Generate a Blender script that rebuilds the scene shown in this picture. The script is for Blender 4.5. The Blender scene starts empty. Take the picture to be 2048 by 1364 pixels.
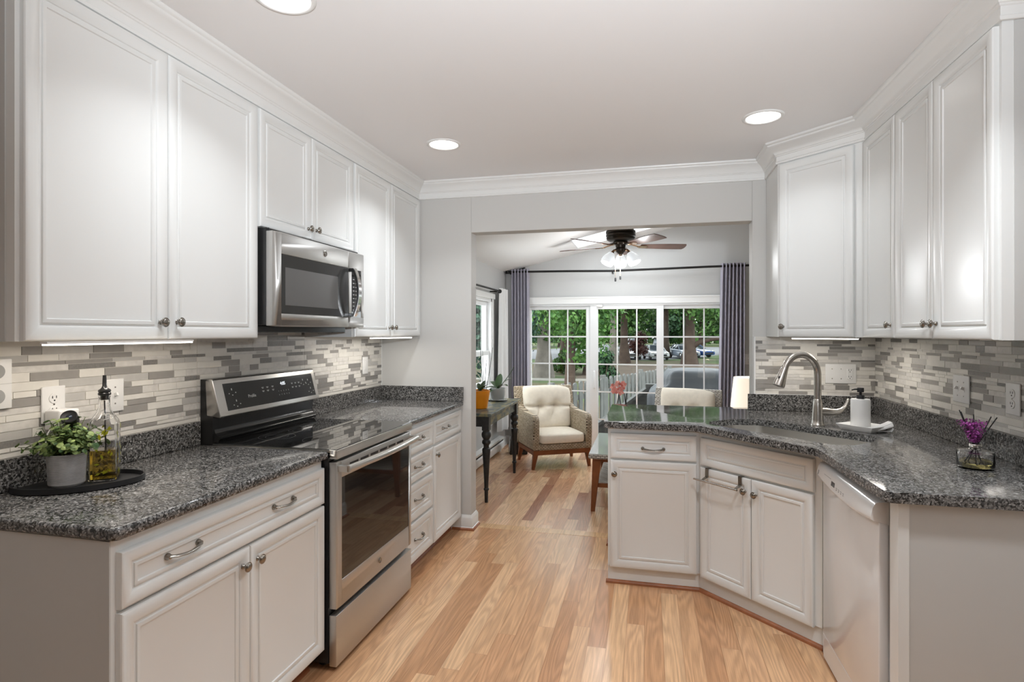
import bpy, bmesh, math, random
from mathutils import Matrix, Vector

# ------------------------------------------------------------------ camera, world, light, exposure
SC = bpy.context.scene
COL = SC.collection
R = math.radians
random.seed(11)

cam_data = bpy.data.cameras.new('camera')
cam_data.lens = 20.0
cam_data.sensor_width = 36.0
cam_data.shift_y = (665.94 - 682.0) / 2048.0
cam_data.clip_start = 0.02
cam_data.clip_end = 500
cam = bpy.data.objects.new('camera', cam_data)
cam.location = (0, 0, 1.4017)
cam.rotation_euler = (R(90), 0, 0.2344)
COL.objects.link(cam)
SC.camera = cam

SC.view_settings.view_transform = 'Standard'
SC.view_settings.look = 'None'
SC.view_settings.gamma = 1.0
SC.view_settings.use_curve_mapping = False
SC.view_settings.exposure = 0.05

world = bpy.data.worlds.new('sky')
SC.world = world
world.use_nodes = True
_bg = world.node_tree.nodes['Background']
_bg.inputs['Color'].default_value = (0.90, 0.96, 1.0, 1)
_bg.inputs['Strength'].default_value = 4.5

_sd = bpy.data.lights.new('sun', 'SUN')
_sd.energy = 3.0
_sd.angle = R(25)
_sd.color = (1.0, 0.96, 0.88)
sun = bpy.data.objects.new('sun', _sd)
sun.rotation_euler = (R(42), R(-28), R(0))
COL.objects.link(sun)

DOWNLIGHT_W = 7.6
DOWNLIGHT_COL = (0.93, 0.975, 1.02)
DOWNLIGHTS = [(-1.145, 1.62, 0.55), (-1.145, 3.10, 0.75), (0.564, 3.08, 0.32), (0.564, 1.62, 1.5),
              (-1.145, 0.10, 0.25), (0.564, 0.10, 0.25), (-0.29, -1.40, 0.5)]


def area(name, loc, rot, sx, sy, watt, col=(1, 1, 1), shape='RECTANGLE', spread=180):
    d = bpy.data.lights.new(name, 'AREA')
    d.shape = shape
    d.size = sx
    if shape in ('RECTANGLE', 'ELLIPSE'):
        d.size_y = sy
    d.energy = watt
    d.color = col
    d.spread = R(spread)
    o = bpy.data.objects.new(name, d)
    o.location = loc
    o.rotation_euler = rot
    COL.objects.link(o)
    return o


def point(name, loc, watt, col=(1, 1, 1), r=0.03):
    d = bpy.data.lights.new(name, 'POINT')
    d.energy = watt
    d.color = col
    d.shadow_soft_size = r
    o = bpy.data.objects.new(name, d)
    o.location = loc
    COL.objects.link(o)
    return o


for _x, _y, _k in DOWNLIGHTS:
    area('downlight_lamp', (_x, _y, 2.474), (0, 0, 0), 0.14, 0.14, DOWNLIGHT_W * _k, DOWNLIGHT_COL, 'DISK', 120)
# added fill spot behind the camera, aimed up to brighten the ceiling
UPLIGHT = (0.30, -0.28, 1.60)
_ud = bpy.data.lights.new('ceiling_fill_spot', 'SPOT')
_ud.energy = 390.0
_ud.color = (0.91, 0.965, 1.03)
_ud.spot_size = R(88)
_ud.spot_blend = 1.0
_ud.shadow_soft_size = 0.05
uplight = bpy.data.objects.new('ceiling_fill_spot', _ud)
uplight.location = UPLIGHT
UPDIR = Vector((-0.25, 1.75, 2.49)) - Vector(UPLIGHT)
uplight.rotation_euler = UPDIR.to_track_quat('-Z', 'Y').to_euler()
COL.objects.link(uplight)
# strips under the wall cabinets
area('strip_lamp', (-1.70, 1.58, 1.366), (0, 0, 0), 0.03, 0.80, 2.0, (1.0, 0.92, 0.82))
area('strip_lamp', (-1.70, 3.34, 1.366), (0, 0, 0), 0.03, 0.62, 2.0, (1.0, 0.95, 0.88))
area('strip_lamp', (0.98, 3.50, 1.366), (0, 0, R(-45)), 0.42, 0.03, 2.0, (1.0, 0.94, 0.86))


# ------------------------------------------------------------------ helpers
def lin(r, g, b):
    def c(x):
        x /= 255.0
        return x / 12.92 if x <= 0.04045 else ((x + 0.055) / 1.055) ** 2.4
    return (c(r), c(g), c(b), 1)


def T(x=0, y=0, z=0):
    return Matrix.Translation((x, y, z))


def RZ(a):
    return Matrix.Rotation(R(a), 4, 'Z')


def RX(a):
    return Matrix.Rotation(R(a), 4, 'X')


def RY(a):
    return Matrix.Rotation(R(a), 4, 'Y')


class MB:
    """Collects pieces and links them as one mesh object."""

    def __init__(s):
        s.v, s.f, s.m, s.M, s.mi = [], [], [], Matrix(), 0

    def at(s, M):
        s.M = M
        return s

    def add(s, vs, fs, mi=None):
        b = len(s.v)
        s.v += [s.M @ Vector(p) for p in vs]
        s.f += [[b + i for i in f] for f in fs]
        s.m += [s.mi if mi is None else mi] * len(fs)
        return s

    def box(s, x0, x1, y0, y1, z0, z1, mi=None):
        vs = [(x, y, z) for z in (z0, z1) for y in (y0, y1) for x in (x0, x1)]
        return s.add(vs, [(0, 2, 3, 1), (4, 5, 7, 6), (0, 1, 5, 4), (2, 6, 7, 3), (0, 4, 6, 2), (1, 3, 7, 5)], mi)

    def taper(s, c0, a0, b0, c1, a1, b1, mi=None):
        """box between two horizontal rectangles (centres c0, c1, half sizes a, b)"""
        vs = []
        for c, a, b in ((c0, a0, b0), (c1, a1, b1)):
            vs += [(c[0] - a, c[1] - b, c[2]), (c[0] + a, c[1] - b, c[2]), (c[0] + a, c[1] + b, c[2]), (c[0] - a, c[1] + b, c[2])]
        return s.add(vs, [(3, 2, 1, 0), (4, 5, 6, 7), (0, 1, 5, 4), (1, 2, 6, 5), (2, 3, 7, 6), (3, 0, 4, 7)], mi)

    def prism(s, poly, z0, z1, mi=None):
        n = len(poly)
        vs = [(x, y, z0) for x, y in poly] + [(x, y, z1) for x, y in poly]
        fs = [list(range(n))[::-1], list(range(n, 2 * n))]
        fs += [(i, (i + 1) % n, n + (i + 1) % n, n + i) for i in range(n)]
        return s.add(vs, fs, mi)

    def lathe(s, prof, n=24, c=(0, 0, 0), mi=None, cap=True):
        vs, fs = [], []
        for r, z in prof:
            for k in range(n):
                a = 2 * math.pi * k / n
                vs.append((c[0] + r * math.cos(a), c[1] + r * math.sin(a), c[2] + z))
        for i in range(len(prof) - 1):
            for k in range(n):
                k2 = (k + 1) % n
                fs.append((i * n + k, i * n + k2, (i + 1) * n + k2, (i + 1) * n + k))
        if cap:
            if prof[0][0] > 1e-5:
                fs.append(list(range(n))[::-1])
            if prof[-1][0] > 1e-5:
                fs.append([(len(prof) - 1) * n + k for k in range(n)])
        return s.add(vs, fs, mi)

    def tube(s, pts, rad, n=10, mi=None, flat=1.0, cap=True):
        pts = [Vector(p) for p in pts]
        m = len(pts)
        rs = rad if isinstance(rad, (list, tuple)) else [rad] * m
        t0 = (pts[1] - pts[0]).normalized()
        up = Vector((0, 0, 1)) if abs(t0.z) < 0.9 else Vector((1, 0, 0))
        u = t0.cross(up).normalized()
        vs, fs = [], []
        for i in range(m):
            t = (pts[min(i + 1, m - 1)] - pts[max(i - 1, 0)]).normalized()
            u = (u - t * u.dot(t)).normalized()
            w = t.cross(u)
            for k in range(n):
                a = 2 * math.pi * k / n
                vs.append(tuple(pts[i] + (u * math.cos(a) + w * math.sin(a) * flat) * rs[i]))
        for i in range(m - 1):
            for k in range(n):
                k2 = (k + 1) % n
                fs.append((i * n + k, i * n + k2, (i + 1) * n + k2, (i + 1) * n + k))
        if cap:
            fs.append(list(range(n))[::-1])
            fs.append([(m - 1) * n + k for k in range(n)])
        return s.add(vs, fs, mi)

    def sq(s, sx, sy, sz, e1=0.3, e2=0.3, nu=20, nv=28, fn=None, mi=None):
        """superquadric (rounded box); fn bends each point"""
        def sp(c, e):
            return math.copysign(abs(c) ** e, c)
        vs, fs = [], []
        for i in range(nu + 1):
            a = -math.pi / 2 + math.pi * i / nu
            for k in range(nv):
                b = 2 * math.pi * k / nv
                p = (sx * sp(math.cos(a), e1) * sp(math.cos(b), e2), sy * sp(math.cos(a), e1) * sp(math.sin(b), e2), sz * sp(math.sin(a), e1))
                vs.append(fn(*p) if fn else p)
        for i in range(nu):
            for k in range(nv):
                k2 = (k + 1) % nv
                fs.append((i * nv + k, i * nv + k2, (i + 1) * nv + k2, (i + 1) * nv + k))
        return s.add(vs, fs, mi)

    def grid(s, fn, nu, nv, mi=None):
        vs = [fn(i / nu, j / nv) for i in range(nu + 1) for j in range(nv + 1)]
        fs = [(i * (nv + 1) + j, (i + 1) * (nv + 1) + j, (i + 1) * (nv + 1) + j + 1, i * (nv + 1) + j + 1) for i in range(nu) for j in range(nv)]
        return s.add(vs, fs, mi)


def mesh(name, mb, mats, smooth=None, bevel=None, recalc=True):
    me = bpy.data.meshes.new(name)
    me.from_pydata([tuple(v) for v in mb.v], [], mb.f)
    for m in (mats if isinstance(mats, (list, tuple)) else [mats]):
        me.materials.append(m)
    me.polygons.foreach_set('material_index', mb.m)
    bm = bmesh.new()
    bm.from_mesh(me)
    if recalc:
        bmesh.ops.remove_doubles(bm, verts=bm.verts, dist=1e-6)
        bmesh.ops.recalc_face_normals(bm, faces=bm.faces)
    if bevel:
        es = [e for e in bm.edges if len(e.link_faces) == 2 and e.calc_face_angle(0) > R(28)]
        bmesh.ops.bevel(bm, geom=es, offset=bevel[0], segments=bevel[1], profile=0.5, affect='EDGES', clamp_overlap=True)
    bm.to_mesh(me)
    bm.free()
    if smooth is not None:
        me.shade_smooth()
        if smooth < 180:
            me.set_sharp_from_angle(angle=R(smooth))
    me.update()
    return me


def link(name, me, parent=None, M=None):
    o = bpy.data.objects.new(name, me)
    COL.objects.link(o)
    if parent is not None:
        o.parent = parent
    if M is not None:
        o.matrix_local = M
    return o


def obj(name, mb, mats, parent=None, smooth=None, bevel=None, M=None, recalc=True):
    return link(name, mesh(name, mb, mats, smooth, bevel, recalc), parent, M)


def tag(o, label=None, cat=None, group=None, kind=None):
    if label:
        o['label'] = label
    if cat:
        o['category'] = cat
    if group:
        o['group'] = group
    if kind:
        o['kind'] = kind
    return o


def thing(name, label, cat, loc=(0, 0, 0), rz=0.0, group=None):
    o = bpy.data.objects.new(name, None)
    o.empty_display_size = 0.05
    o.location = loc
    o.rotation_euler = (0, 0, R(rz))
    COL.objects.link(o)
    return tag(o, label, cat, group)


def struct(o):
    o['kind'] = 'structure'
    return o


def copy_tree(o, parent=None):
    c = o.copy()
    COL.objects.link(c)
    if parent is not None:
        c.parent = parent
    for ch in list(o.children):
        copy_tree(ch, c)
    return c


def text_mb(mb, s, size, M, mi=0, thick=0.0006):
    cu = bpy.data.curves.new('t', 'FONT')
    cu.body = s
    cu.size = size
    cu.align_x = 'CENTER'
    cu.align_y = 'CENTER'
    cu.extrude = thick
    o = bpy.data.objects.new('t', cu)
    COL.objects.link(o)
    dg = bpy.context.evaluated_depsgraph_get()
    me = bpy.data.meshes.new_from_object(o.evaluated_get(dg))
    keep = mb.M
    mb.at(M)
    mb.add([tuple(v.co) for v in me.vertices], [list(p.vertices) for p in me.polygons], mi)
    mb.at(keep)
    bpy.data.objects.remove(o)
    bpy.data.curves.remove(cu)
    bpy.data.meshes.remove(me)


# ------------------------------------------------------------------ materials
def N(nt, t, **kw):
    n = nt.nodes.new(t)
    for k, v in kw.items():
        if k in n.inputs.keys():
            n.inputs[k].default_value = v
        else:
            setattr(n, k, v)
    return n


def mat(name, col, rough=0.5, metal=0.0, spec=0.5, coat=0.0, emit=None, es=0.0, var=0.0, vscale=4.0, bump=0.0, bscale=200.0, trans=0.0, ior=1.45, alpha=1.0):
    m = bpy.data.materials.new(name)
    m.use_nodes = True
    nt = m.node_tree
    b = nt.nodes['Principled BSDF']
    c = tuple(col) if len(col) == 4 else tuple(col) + (1,)
    b.inputs['Base Color'].default_value = c
    b.inputs['Roughness'].default_value = rough
    b.inputs['Metallic'].default_value = metal
    b.inputs['Specular IOR Level'].default_value = spec
    b.inputs['Coat Weight'].default_value = coat
    b.inputs['Coat Roughness'].default_value = 0.05
    b.inputs['Transmission Weight'].default_value = trans
    b.inputs['IOR'].default_value = ior
    if emit:
        b.inputs['Emission Color'].default_value = tuple(emit) if len(emit) == 4 else tuple(emit) + (1,)
        b.inputs['Emission Strength'].default_value = es
    if var or bump:
        tc = N(nt, 'ShaderNodeTexCoord')
    if var:
        no = N(nt, 'ShaderNodeTexNoise', Scale=vscale, Detail=4.0)
        nt.links.new(tc.outputs['Object'], no.inputs['Vector'])
        rp = N(nt, 'ShaderNodeMapRange')
        rp.inputs['From Min'].default_value = 0.3
        rp.inputs['From Max'].default_value = 0.7
        rp.inputs['To Min'].default_value = 1 - var
        rp.inputs['To Max'].default_value = 1 + var
        nt.links.new(no.outputs['Fac'], rp.inputs['Value'])
        mx = N(nt, 'ShaderNodeVectorMath', operation='SCALE')
        mx.inputs[0].default_value = c[:3]
        nt.links.new(rp.outputs['Result'], mx.inputs['Scale'])
        nt.links.new(mx.outputs[0], b.inputs['Base Color'])
    if bump:
        nb = N(nt, 'ShaderNodeTexNoise', Scale=bscale, Detail=2.0)
        nt.links.new(tc.outputs['Object'], nb.inputs['Vector'])
        bp = N(nt, 'ShaderNodeBump', Strength=bump, Distance=0.002)
        nt.links.new(nb.outputs['Fac'], bp.inputs['Height'])
        nt.links.new(bp.outputs['Normal'], b.inputs['Normal'])
    return m


def ramp(nt, stops, interp='LINEAR'):
    r = N(nt, 'ShaderNodeValToRGB')
    r.color_ramp.interpolation = interp
    e = r.color_ramp.elements
    while len(e) < len(stops):
        e.new(0.5)
    for i, (p, c) in enumerate(stops):
        e[i].position = p
        e[i].color = tuple(c) if len(c) == 4 else tuple(c) + (1,)
    return r


def granite(name, sc=1.0):
    m = mat(name, (0.05, 0.05, 0.05), rough=0.08, spec=0.6)
    nt = m.node_tree
    b = nt.nodes['Principled BSDF']
    tc = N(nt, 'ShaderNodeTexCoord')
    nz = N(nt, 'ShaderNodeTexNoise', Scale=90.0 * sc, Detail=2.0)
    nt.links.new(tc.outputs['Object'], nz.inputs['Vector'])
    ad = N(nt, 'ShaderNodeVectorMath', operation='MULTIPLY_ADD')
    ad.inputs[1].default_value = (0.012, 0.012, 0.012)
    nt.links.new(nz.outputs['Color'], ad.inputs[0])
    nt.links.new(tc.outputs['Object'], ad.inputs[2])
    v = N(nt, 'ShaderNodeTexVoronoi', Scale=190.0 * sc)
    nt.links.new(ad.outputs[0], v.inputs['Vector'])
    r1 = ramp(nt, [(0.0, (0.016, 0.016, 0.015)), (0.24, (0.032, 0.031, 0.030)), (0.46, (0.098, 0.095, 0.092)), (0.75, (0.185, 0.180, 0.173)), (0.95, (0.275, 0.268, 0.258)), (1.0, (0.38, 0.37, 0.36))])
    sp = N(nt, 'ShaderNodeSeparateColor')
    nt.links.new(v.outputs['Color'], sp.inputs[0])
    nt.links.new(sp.outputs[0], r1.inputs['Fac'])
    v2 = N(nt, 'ShaderNodeTexVoronoi', Scale=420.0 * sc)
    nt.links.new(tc.outputs['Object'], v2.inputs['Vector'])
    sp2 = N(nt, 'ShaderNodeSeparateColor')
    nt.links.new(v2.outputs['Color'], sp2.inputs[0])
    mr = N(nt, 'ShaderNodeMapRange')
    mr.inputs['To Min'].default_value = 0.55
    mr.inputs['To Max'].default_value = 1.5
    nt.links.new(sp2.outputs[0], mr.inputs['Value'])
    mx = N(nt, 'ShaderNodeVectorMath', operation='SCALE')
    nt.links.new(r1.outputs['Color'], mx.inputs[0])
    nt.links.new(mr.outputs['Result'], mx.inputs['Scale'])
    nt.links.new(mx.outputs[0], b.inputs['Base Color'])
    return m


def brushed(name, col, rough, axis=(1, 1, 60)):
    m = mat(name, col, rough=rough, metal=1.0)
    nt = m.node_tree
    b = nt.nodes['Principled BSDF']
    tc = N(nt, 'ShaderNodeTexCoord')
    mp = N(nt, 'ShaderNodeMapping')
    mp.inputs['Scale'].default_value = axis
    nt.links.new(tc.outputs['Object'], mp.inputs['Vector'])
    no = N(nt, 'ShaderNodeTexNoise', Scale=14.0, Detail=5.0)
    nt.links.new(mp.outputs[0], no.inputs['Vector'])
    mr = N(nt, 'ShaderNodeMapRange')
    mr.inputs['To Min'].default_value = rough * 0.8
    mr.inputs['To Max'].default_value = rough * 1.25
    nt.links.new(no.outputs['Fac'], mr.inputs['Value'])
    nt.links.new(mr.outputs['Result'], b.inputs['Roughness'])
    return m


def thin_glass(name, tint=(0.96, 0.98, 0.97), gl=0.035):
    m = bpy.data.materials.new(name)
    m.use_nodes = True
    nt = m.node_tree
    for n in list(nt.nodes):
        if n.type != 'OUTPUT_MATERIAL':
            nt.nodes.remove(n)
    out = [n for n in nt.nodes if n.type == 'OUTPUT_MATERIAL'][0]
    tr = N(nt, 'ShaderNodeBsdfTransparent', Color=tuple(tint) + (1,))
    g = N(nt, 'ShaderNodeBsdfGlossy', Roughness=0.0)
    lw = N(nt, 'ShaderNodeLayerWeight', Blend=0.5)
    pw = N(nt, 'ShaderNodeMath', operation='POWER')
    pw.inputs[1].default_value = 4.0
    nt.links.new(lw.outputs['Facing'], pw.inputs[0])
    fr = N(nt, 'ShaderNodeMath', operation='MULTIPLY_ADD')
    fr.inputs[1].default_value = 0.9
    fr.inputs[2].default_value = gl
    nt.links.new(pw.outputs[0], fr.inputs[0])
    mx = N(nt, 'ShaderNodeMixShader')
    nt.links.new(fr.outputs[0], mx.inputs[0])
    nt.links.new(tr.outputs[0], mx.inputs[1])
    nt.links.new(g.outputs[0], mx.inputs[2])
    nt.links.new(mx.outputs[0], out.inputs['Surface'])
    return m


def oak_floor(name, cols, rough=0.24):
    m = mat(name, (0.5, 0.3, 0.15), rough=rough, spec=0.45)
    nt = m.node_tree
    b = nt.nodes['Principled BSDF']
    at = N(nt, 'ShaderNodeAttribute', attribute_name='tone')
    sp = N(nt, 'ShaderNodeSeparateColor')
    nt.links.new(at.outputs['Color'], sp.inputs[0])
    base = ramp(nt, cols)
    nt.links.new(sp.outputs[0], base.inputs['Fac'])
    tc = N(nt, 'ShaderNodeTexCoord')
    of = N(nt, 'ShaderNodeVectorMath', operation='MULTIPLY_ADD')
    of.inputs[1].default_value = (37.0, 53.0, 71.0)
    nt.links.new(at.outputs['Color'], of.inputs[0])
    nt.links.new(tc.outputs['Object'], of.inputs[2])
    mp = N(nt, 'ShaderNodeMapping')
    mp.inputs['Scale'].default_value = (1.0, 0.085, 1.0)
    nt.links.new(of.outputs[0], mp.inputs['Vector'])
    # cathedral figure: contour bands of a stretched noise
    n1 = N(nt, 'ShaderNodeTexNoise', Scale=9.0, Detail=1.5)
    nt.links.new(mp.outputs[0], n1.inputs['Vector'])
    mu = N(nt, 'ShaderNodeMath', operation='MULTIPLY')
    mu.inputs[1].default_value = 95.0
    nt.links.new(n1.outputs['Fac'], mu.inputs[0])
    sn = N(nt, 'ShaderNodeMath', operation='SINE')
    nt.links.new(mu.outputs[0], sn.inputs[0])
    mr = N(nt, 'ShaderNodeMapRange')
    mr.inputs['From Min'].default_value = -1
    mr.inputs['From Max'].default_value = 1
    mr.inputs['To Min'].default_value = 0.86
    mr.inputs['To Max'].default_value = 1.07
    nt.links.new(sn.outputs[0], mr.inputs['Value'])
    # fine pores
    mp2 = N(nt, 'ShaderNodeMapping')
    mp2.inputs['Scale'].default_value = (1.0, 0.03, 1.0)
    nt.links.new(of.outputs[0], mp2.inputs['Vector'])
    n2 = N(nt, 'ShaderNodeTexNoise', Scale=260.0, Detail=3.0)
    nt.links.new(mp2.outputs[0], n2.inputs['Vector'])
    mr2 = N(nt, 'ShaderNodeMapRange')
    mr2.inputs['From Min'].default_value = 0.3
    mr2.inputs['From Max'].default_value = 0.7
    mr2.inputs['To Min'].default_value = 0.86
    mr2.inputs['To Max'].default_value = 1.10
    nt.links.new(n2.outputs['Fac'], mr2.inputs['Value'])
    m1 = N(nt, 'ShaderNodeMath', operation='MULTIPLY')
    nt.links.new(mr.outputs['Result'], m1.inputs[0])
    nt.links.new(mr2.outputs['Result'], m1.inputs[1])
    sc = N(nt, 'ShaderNodeVectorMath', operation='SCALE')
    nt.links.new(base.outputs['Color'], sc.inputs[0])
    nt.links.new(m1.outputs[0], sc.inputs['Scale'])
    nt.links.new(sc.outputs[0], b.inputs['Base Color'])
    return m


def wicker(name, c1, c2, cm, sc=1.0):
    m = mat(name, c1, rough=0.6)
    nt = m.node_tree
    b = nt.nodes['Principled BSDF']
    tc = N(nt, 'ShaderNodeTexCoord')
    sx = N(nt, 'ShaderNodeSeparateXYZ')
    nt.links.new(tc.outputs['Object'], sx.inputs[0])
    a = N(nt, 'ShaderNodeMath', operation='ADD')
    nt.links.new(sx.outputs[0], a.inputs[0])
    nt.links.new(sx.outputs[1], a.inputs[1])
    cb = N(nt, 'ShaderNodeCombineXYZ')
    nt.links.new(a.outputs[0], cb.inputs[0])
    nt.links.new(sx.outputs[2], cb.inputs[1])
    br = N(nt, 'ShaderNodeTexBrick', Scale=sc)
    br.offset = 0.5
    br.inputs['Color1'].default_value = tuple(c1) + (1,)
    br.inputs['Color2'].default_value = tuple(c2) + (1,)
    br.inputs['Mortar'].default_value = tuple(cm) + (1,)
    br.inputs['Mortar Size'].default_value = 0.0032
    br.inputs['Mortar Smooth'].default_value = 0.6
    br.inputs['Brick Width'].default_value = 0.034
    br.inputs['Row Height'].default_value = 0.0150
    nt.links.new(cb.outputs[0], br.inputs['Vector'])
    nt.links.new(br.outputs['Color'], b.inputs['Base Color'])
    bp = N(nt, 'ShaderNodeBump', Strength=0.9, Distance=0.004)
    iv = N(nt, 'ShaderNodeMath', operation='SUBTRACT')
    iv.inputs[0].default_value = 1.0
    nt.links.new(br.outputs['Fac'], iv.inputs[1])
    nt.links.new(iv.outputs[0], bp.inputs['Height'])
    nt.links.new(bp.outputs['Normal'], b.inputs['Normal'])
    return m


def leafmat(name, c1, c2, trans=0.35, rough=0.45):
    m = mat(name, c1, rough=rough, spec=0.35)
    nt = m.node_tree
    b = nt.nodes['Principled BSDF']
    at = N(nt, 'ShaderNodeAttribute', attribute_name='tone')
    rp = ramp(nt, [(0.0, c1), (1.0, c2)])
    nt.links.new(at.outputs['Fac'], rp.inputs['Fac'])
    nt.links.new(rp.outputs['Color'], b.inputs['Base Color'])
    tl = N(nt, 'ShaderNodeBsdfTranslucent')
    nt.links.new(rp.outputs['Color'], tl.inputs['Color'])
    mx = N(nt, 'ShaderNodeMixShader')
    mx.inputs[0].default_value = trans
    out = [n for n in nt.nodes if n.type == 'OUTPUT_MATERIAL'][0]
    nt.links.new(b.outputs[0], mx.inputs[1])
    nt.links.new(tl.outputs[0], mx.inputs[2])
    nt.links.new(mx.outputs[0], out.inputs['Surface'])
    return m


M_ = {}
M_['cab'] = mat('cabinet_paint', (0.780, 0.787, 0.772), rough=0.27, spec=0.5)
M_['cab_shaded'] = mat('cabinet_paint_shaded', (0.58, 0.58, 0.565), rough=0.45)  # cabinet paint made darker to imitate shade on the near-facing sides
M_['dark'] = mat('dark_gap', (0.02, 0.02, 0.02), rough=0.8)
M_['wall'] = mat('wall_paint', (0.60, 0.59, 0.565), rough=0.55, bump=0.05, bscale=350)
M_['wall2'] = mat('sunroom_paint', (0.55, 0.55, 0.54), rough=0.6)
M_['ceil'] = mat('ceiling_paint', (0.88, 0.875, 0.87), rough=0.75)
M_['rear'] = mat('rear_grey_paint', (0.40, 0.40, 0.40), rough=0.7)  # unseen rear wall, greyed to keep bounce light off the side panels
M_['trim'] = mat('trim_paint', (0.82, 0.82, 0.80), rough=0.32)
M_['vinyl'] = mat('white_vinyl', (0.85, 0.86, 0.86), rough=0.3)
M_['granite'] = granite('granite')
M_['steel'] = brushed('stainless', (0.60, 0.58, 0.55), 0.30, (60, 1, 1))
M_['steelv'] = brushed('stainless_panel', (0.58, 0.575, 0.56), 0.42, (1, 60, 60))
M_['nickel'] = mat('brushed_nickel', (0.50, 0.47, 0.43), rough=0.27, metal=1.0)
M_['pewter'] = mat('dark_pewter', (0.30, 0.28, 0.25), rough=0.26, metal=1.0)
M_['chrome'] = mat('chrome', (0.75, 0.74, 0.72), rough=0.12, metal=1.0)
M_['blackglass'] = mat('black_glass', (0.014, 0.014, 0.014), rough=0.03, spec=0.9)
M_['cooktop'] = mat('cooktop_glass', (0.01, 0.01, 0.01), rough=0.02, spec=0.75)
M_['smokeglass'] = mat('smoked_glass', (0.045, 0.045, 0.043), rough=0.12, spec=0.5)
M_['smoke2'] = mat('smoked_screen', (0.11, 0.108, 0.104), rough=0.35, spec=0.4)
M_['blackmetal'] = mat('black_enamel', (0.018, 0.018, 0.018), rough=0.18, spec=0.6)
M_['blackmatte'] = mat('black_matte', (0.016, 0.016, 0.017), rough=0.5)
M_['glyph'] = mat('panel_print', (0.55, 0.55, 0.53), rough=0.5)
M_['digits'] = mat('lit_digits', (0.9, 0.95, 1.0), rough=0.5, emit=(0.9, 0.95, 1.0), es=1.2)
M_['white'] = mat('white_plastic', (0.80, 0.79, 0.77), rough=0.3)
M_['ceramic'] = mat('white_ceramic', (0.82, 0.81, 0.79), rough=0.25)
M_['appl'] = mat('appliance_white', (0.80, 0.79, 0.78), rough=0.12, spec=0.5, coat=0.3)
M_['shoe'] = mat('oak_moulding', lin(150, 92, 58), rough=0.4, var=0.15, vscale=30)
M_['lens'] = mat('lit_lens', (1, 1, 1), emit=(1.0, 0.97, 0.93), es=6.0)
M_['strip'] = mat('lit_strip', (1, 1, 1), emit=(1.0, 0.94, 0.84), es=6.0)
M_['pane'] = thin_glass('window_glass')
M_['grout'] = mat('grout', lin(222, 218, 210), rough=0.7)

# ------------------------------------------------------------------ the setting
XL, XR, YB, YB2, ZC = -1.924, 1.349, 3.8755, 3.995, 2.49
XSL, XSR, YS, SLOPE = -1.75, 2.30, 7.0, 0.235
YF = -2.60


def zs(x):
    return 2.17 + SLOPE * (x - XSL)


def add_tone(me, tones):
    a = me.color_attributes.new('tone', 'FLOAT_COLOR', 'CORNER')
    for p in me.polygons:
        for li in p.loop_indices:
            a.data[li].color = tones[p.index]


def plank_floor(name, x0, x1, y0, y1, w, m, z=0.0, lens=(0.45, 1.5)):
    vs, fs, tones = [], [], []
    rnd = random.Random(5)
    g = 0.0005
    x = x0
    while x < x1 - 1e-4:
        xe = min(x + w, x1)
        y = y0 - rnd.uniform(0, 1.0)
        while y < y1:
            ye = y + rnd.uniform(*lens)
            a, b = max(y, y0), min(ye, y1)
            if b - a > 0.004:
                k = len(vs)
                vs += [(x + g, a + g, z), (xe - g, a + g, z), (xe - g, b - g, z), (x + g, b - g, z)]
                fs.append((k, k + 1, k + 2, k + 3))
                t = rnd.random()
                tones.append((t, rnd.random(), rnd.random(), 1))
            y = ye
        x = xe
    # subfloor under the joints
    k = len(vs)
    vs += [(x0, y0, z - 0.002), (x1, y0, z - 0.002), (x1, y1, z - 0.002), (x0, y1, z - 0.002),
           (x0, y0, z - 0.12), (x1, y0, z - 0.12), (x1, y1, z - 0.12), (x0, y1, z - 0.12)]
    for q in ((0, 1, 2, 3), (7, 6, 5, 4), (0, 4, 5, 1), (1, 5, 6, 2), (2, 6, 7, 3), (3, 7, 4, 0)):
        fs.append(tuple(k + i for i in q))
        tones.append((0, 0, 0, 1))
    me = bpy.data.meshes.new(name)
    me.from_pydata(vs, [], fs)
    me.materials.append(m)
    me.materials.append(M_['shoe'])
    for i in range(len(fs) - 6, len(fs)):
        me.polygons[i].material_index = 1
    add_tone(me, tones)
    return struct(link(name, me))


M_['floor1'] = oak_floor('oak_kitchen', [(0.0, lin(186, 138, 100)), (0.3, lin(203, 157, 117)), (0.6, lin(214, 171, 130)), (0.85, lin(221, 180, 140)), (1.0, lin(198, 148, 108))])
M_['floor2'] = oak_floor('oak_sunroom', [(0.0, lin(166, 116, 90)), (0.3, lin(206, 158, 122)), (0.6, lin(224, 184, 146)), (0.85, lin(232, 194, 158)), (1.0, lin(182, 132, 102))])
M_['floor3'] = oak_floor('oak_strip', [(0.0, lin(218, 176, 132)), (1.0, lin(224, 184, 140))])
plank_floor('floor', XL, XR, YF, 3.935, 0.083, M_['floor1'])
plank_floor('floor', XSL, XSR, 4.025, YS, 0.083, M_['floor2'], lens=(0.3, 1.1))
mb = MB().box(XL, XSR, 3.935, 4.025, -0.1, 0.0015)
o = obj('trim_1', mb, M_['floor3'], bevel=(0.001, 1))
add_tone(o.data, [(0.5, 0.3, 0.7, 1)] * len(o.data.polygons))
struct(o)

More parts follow.
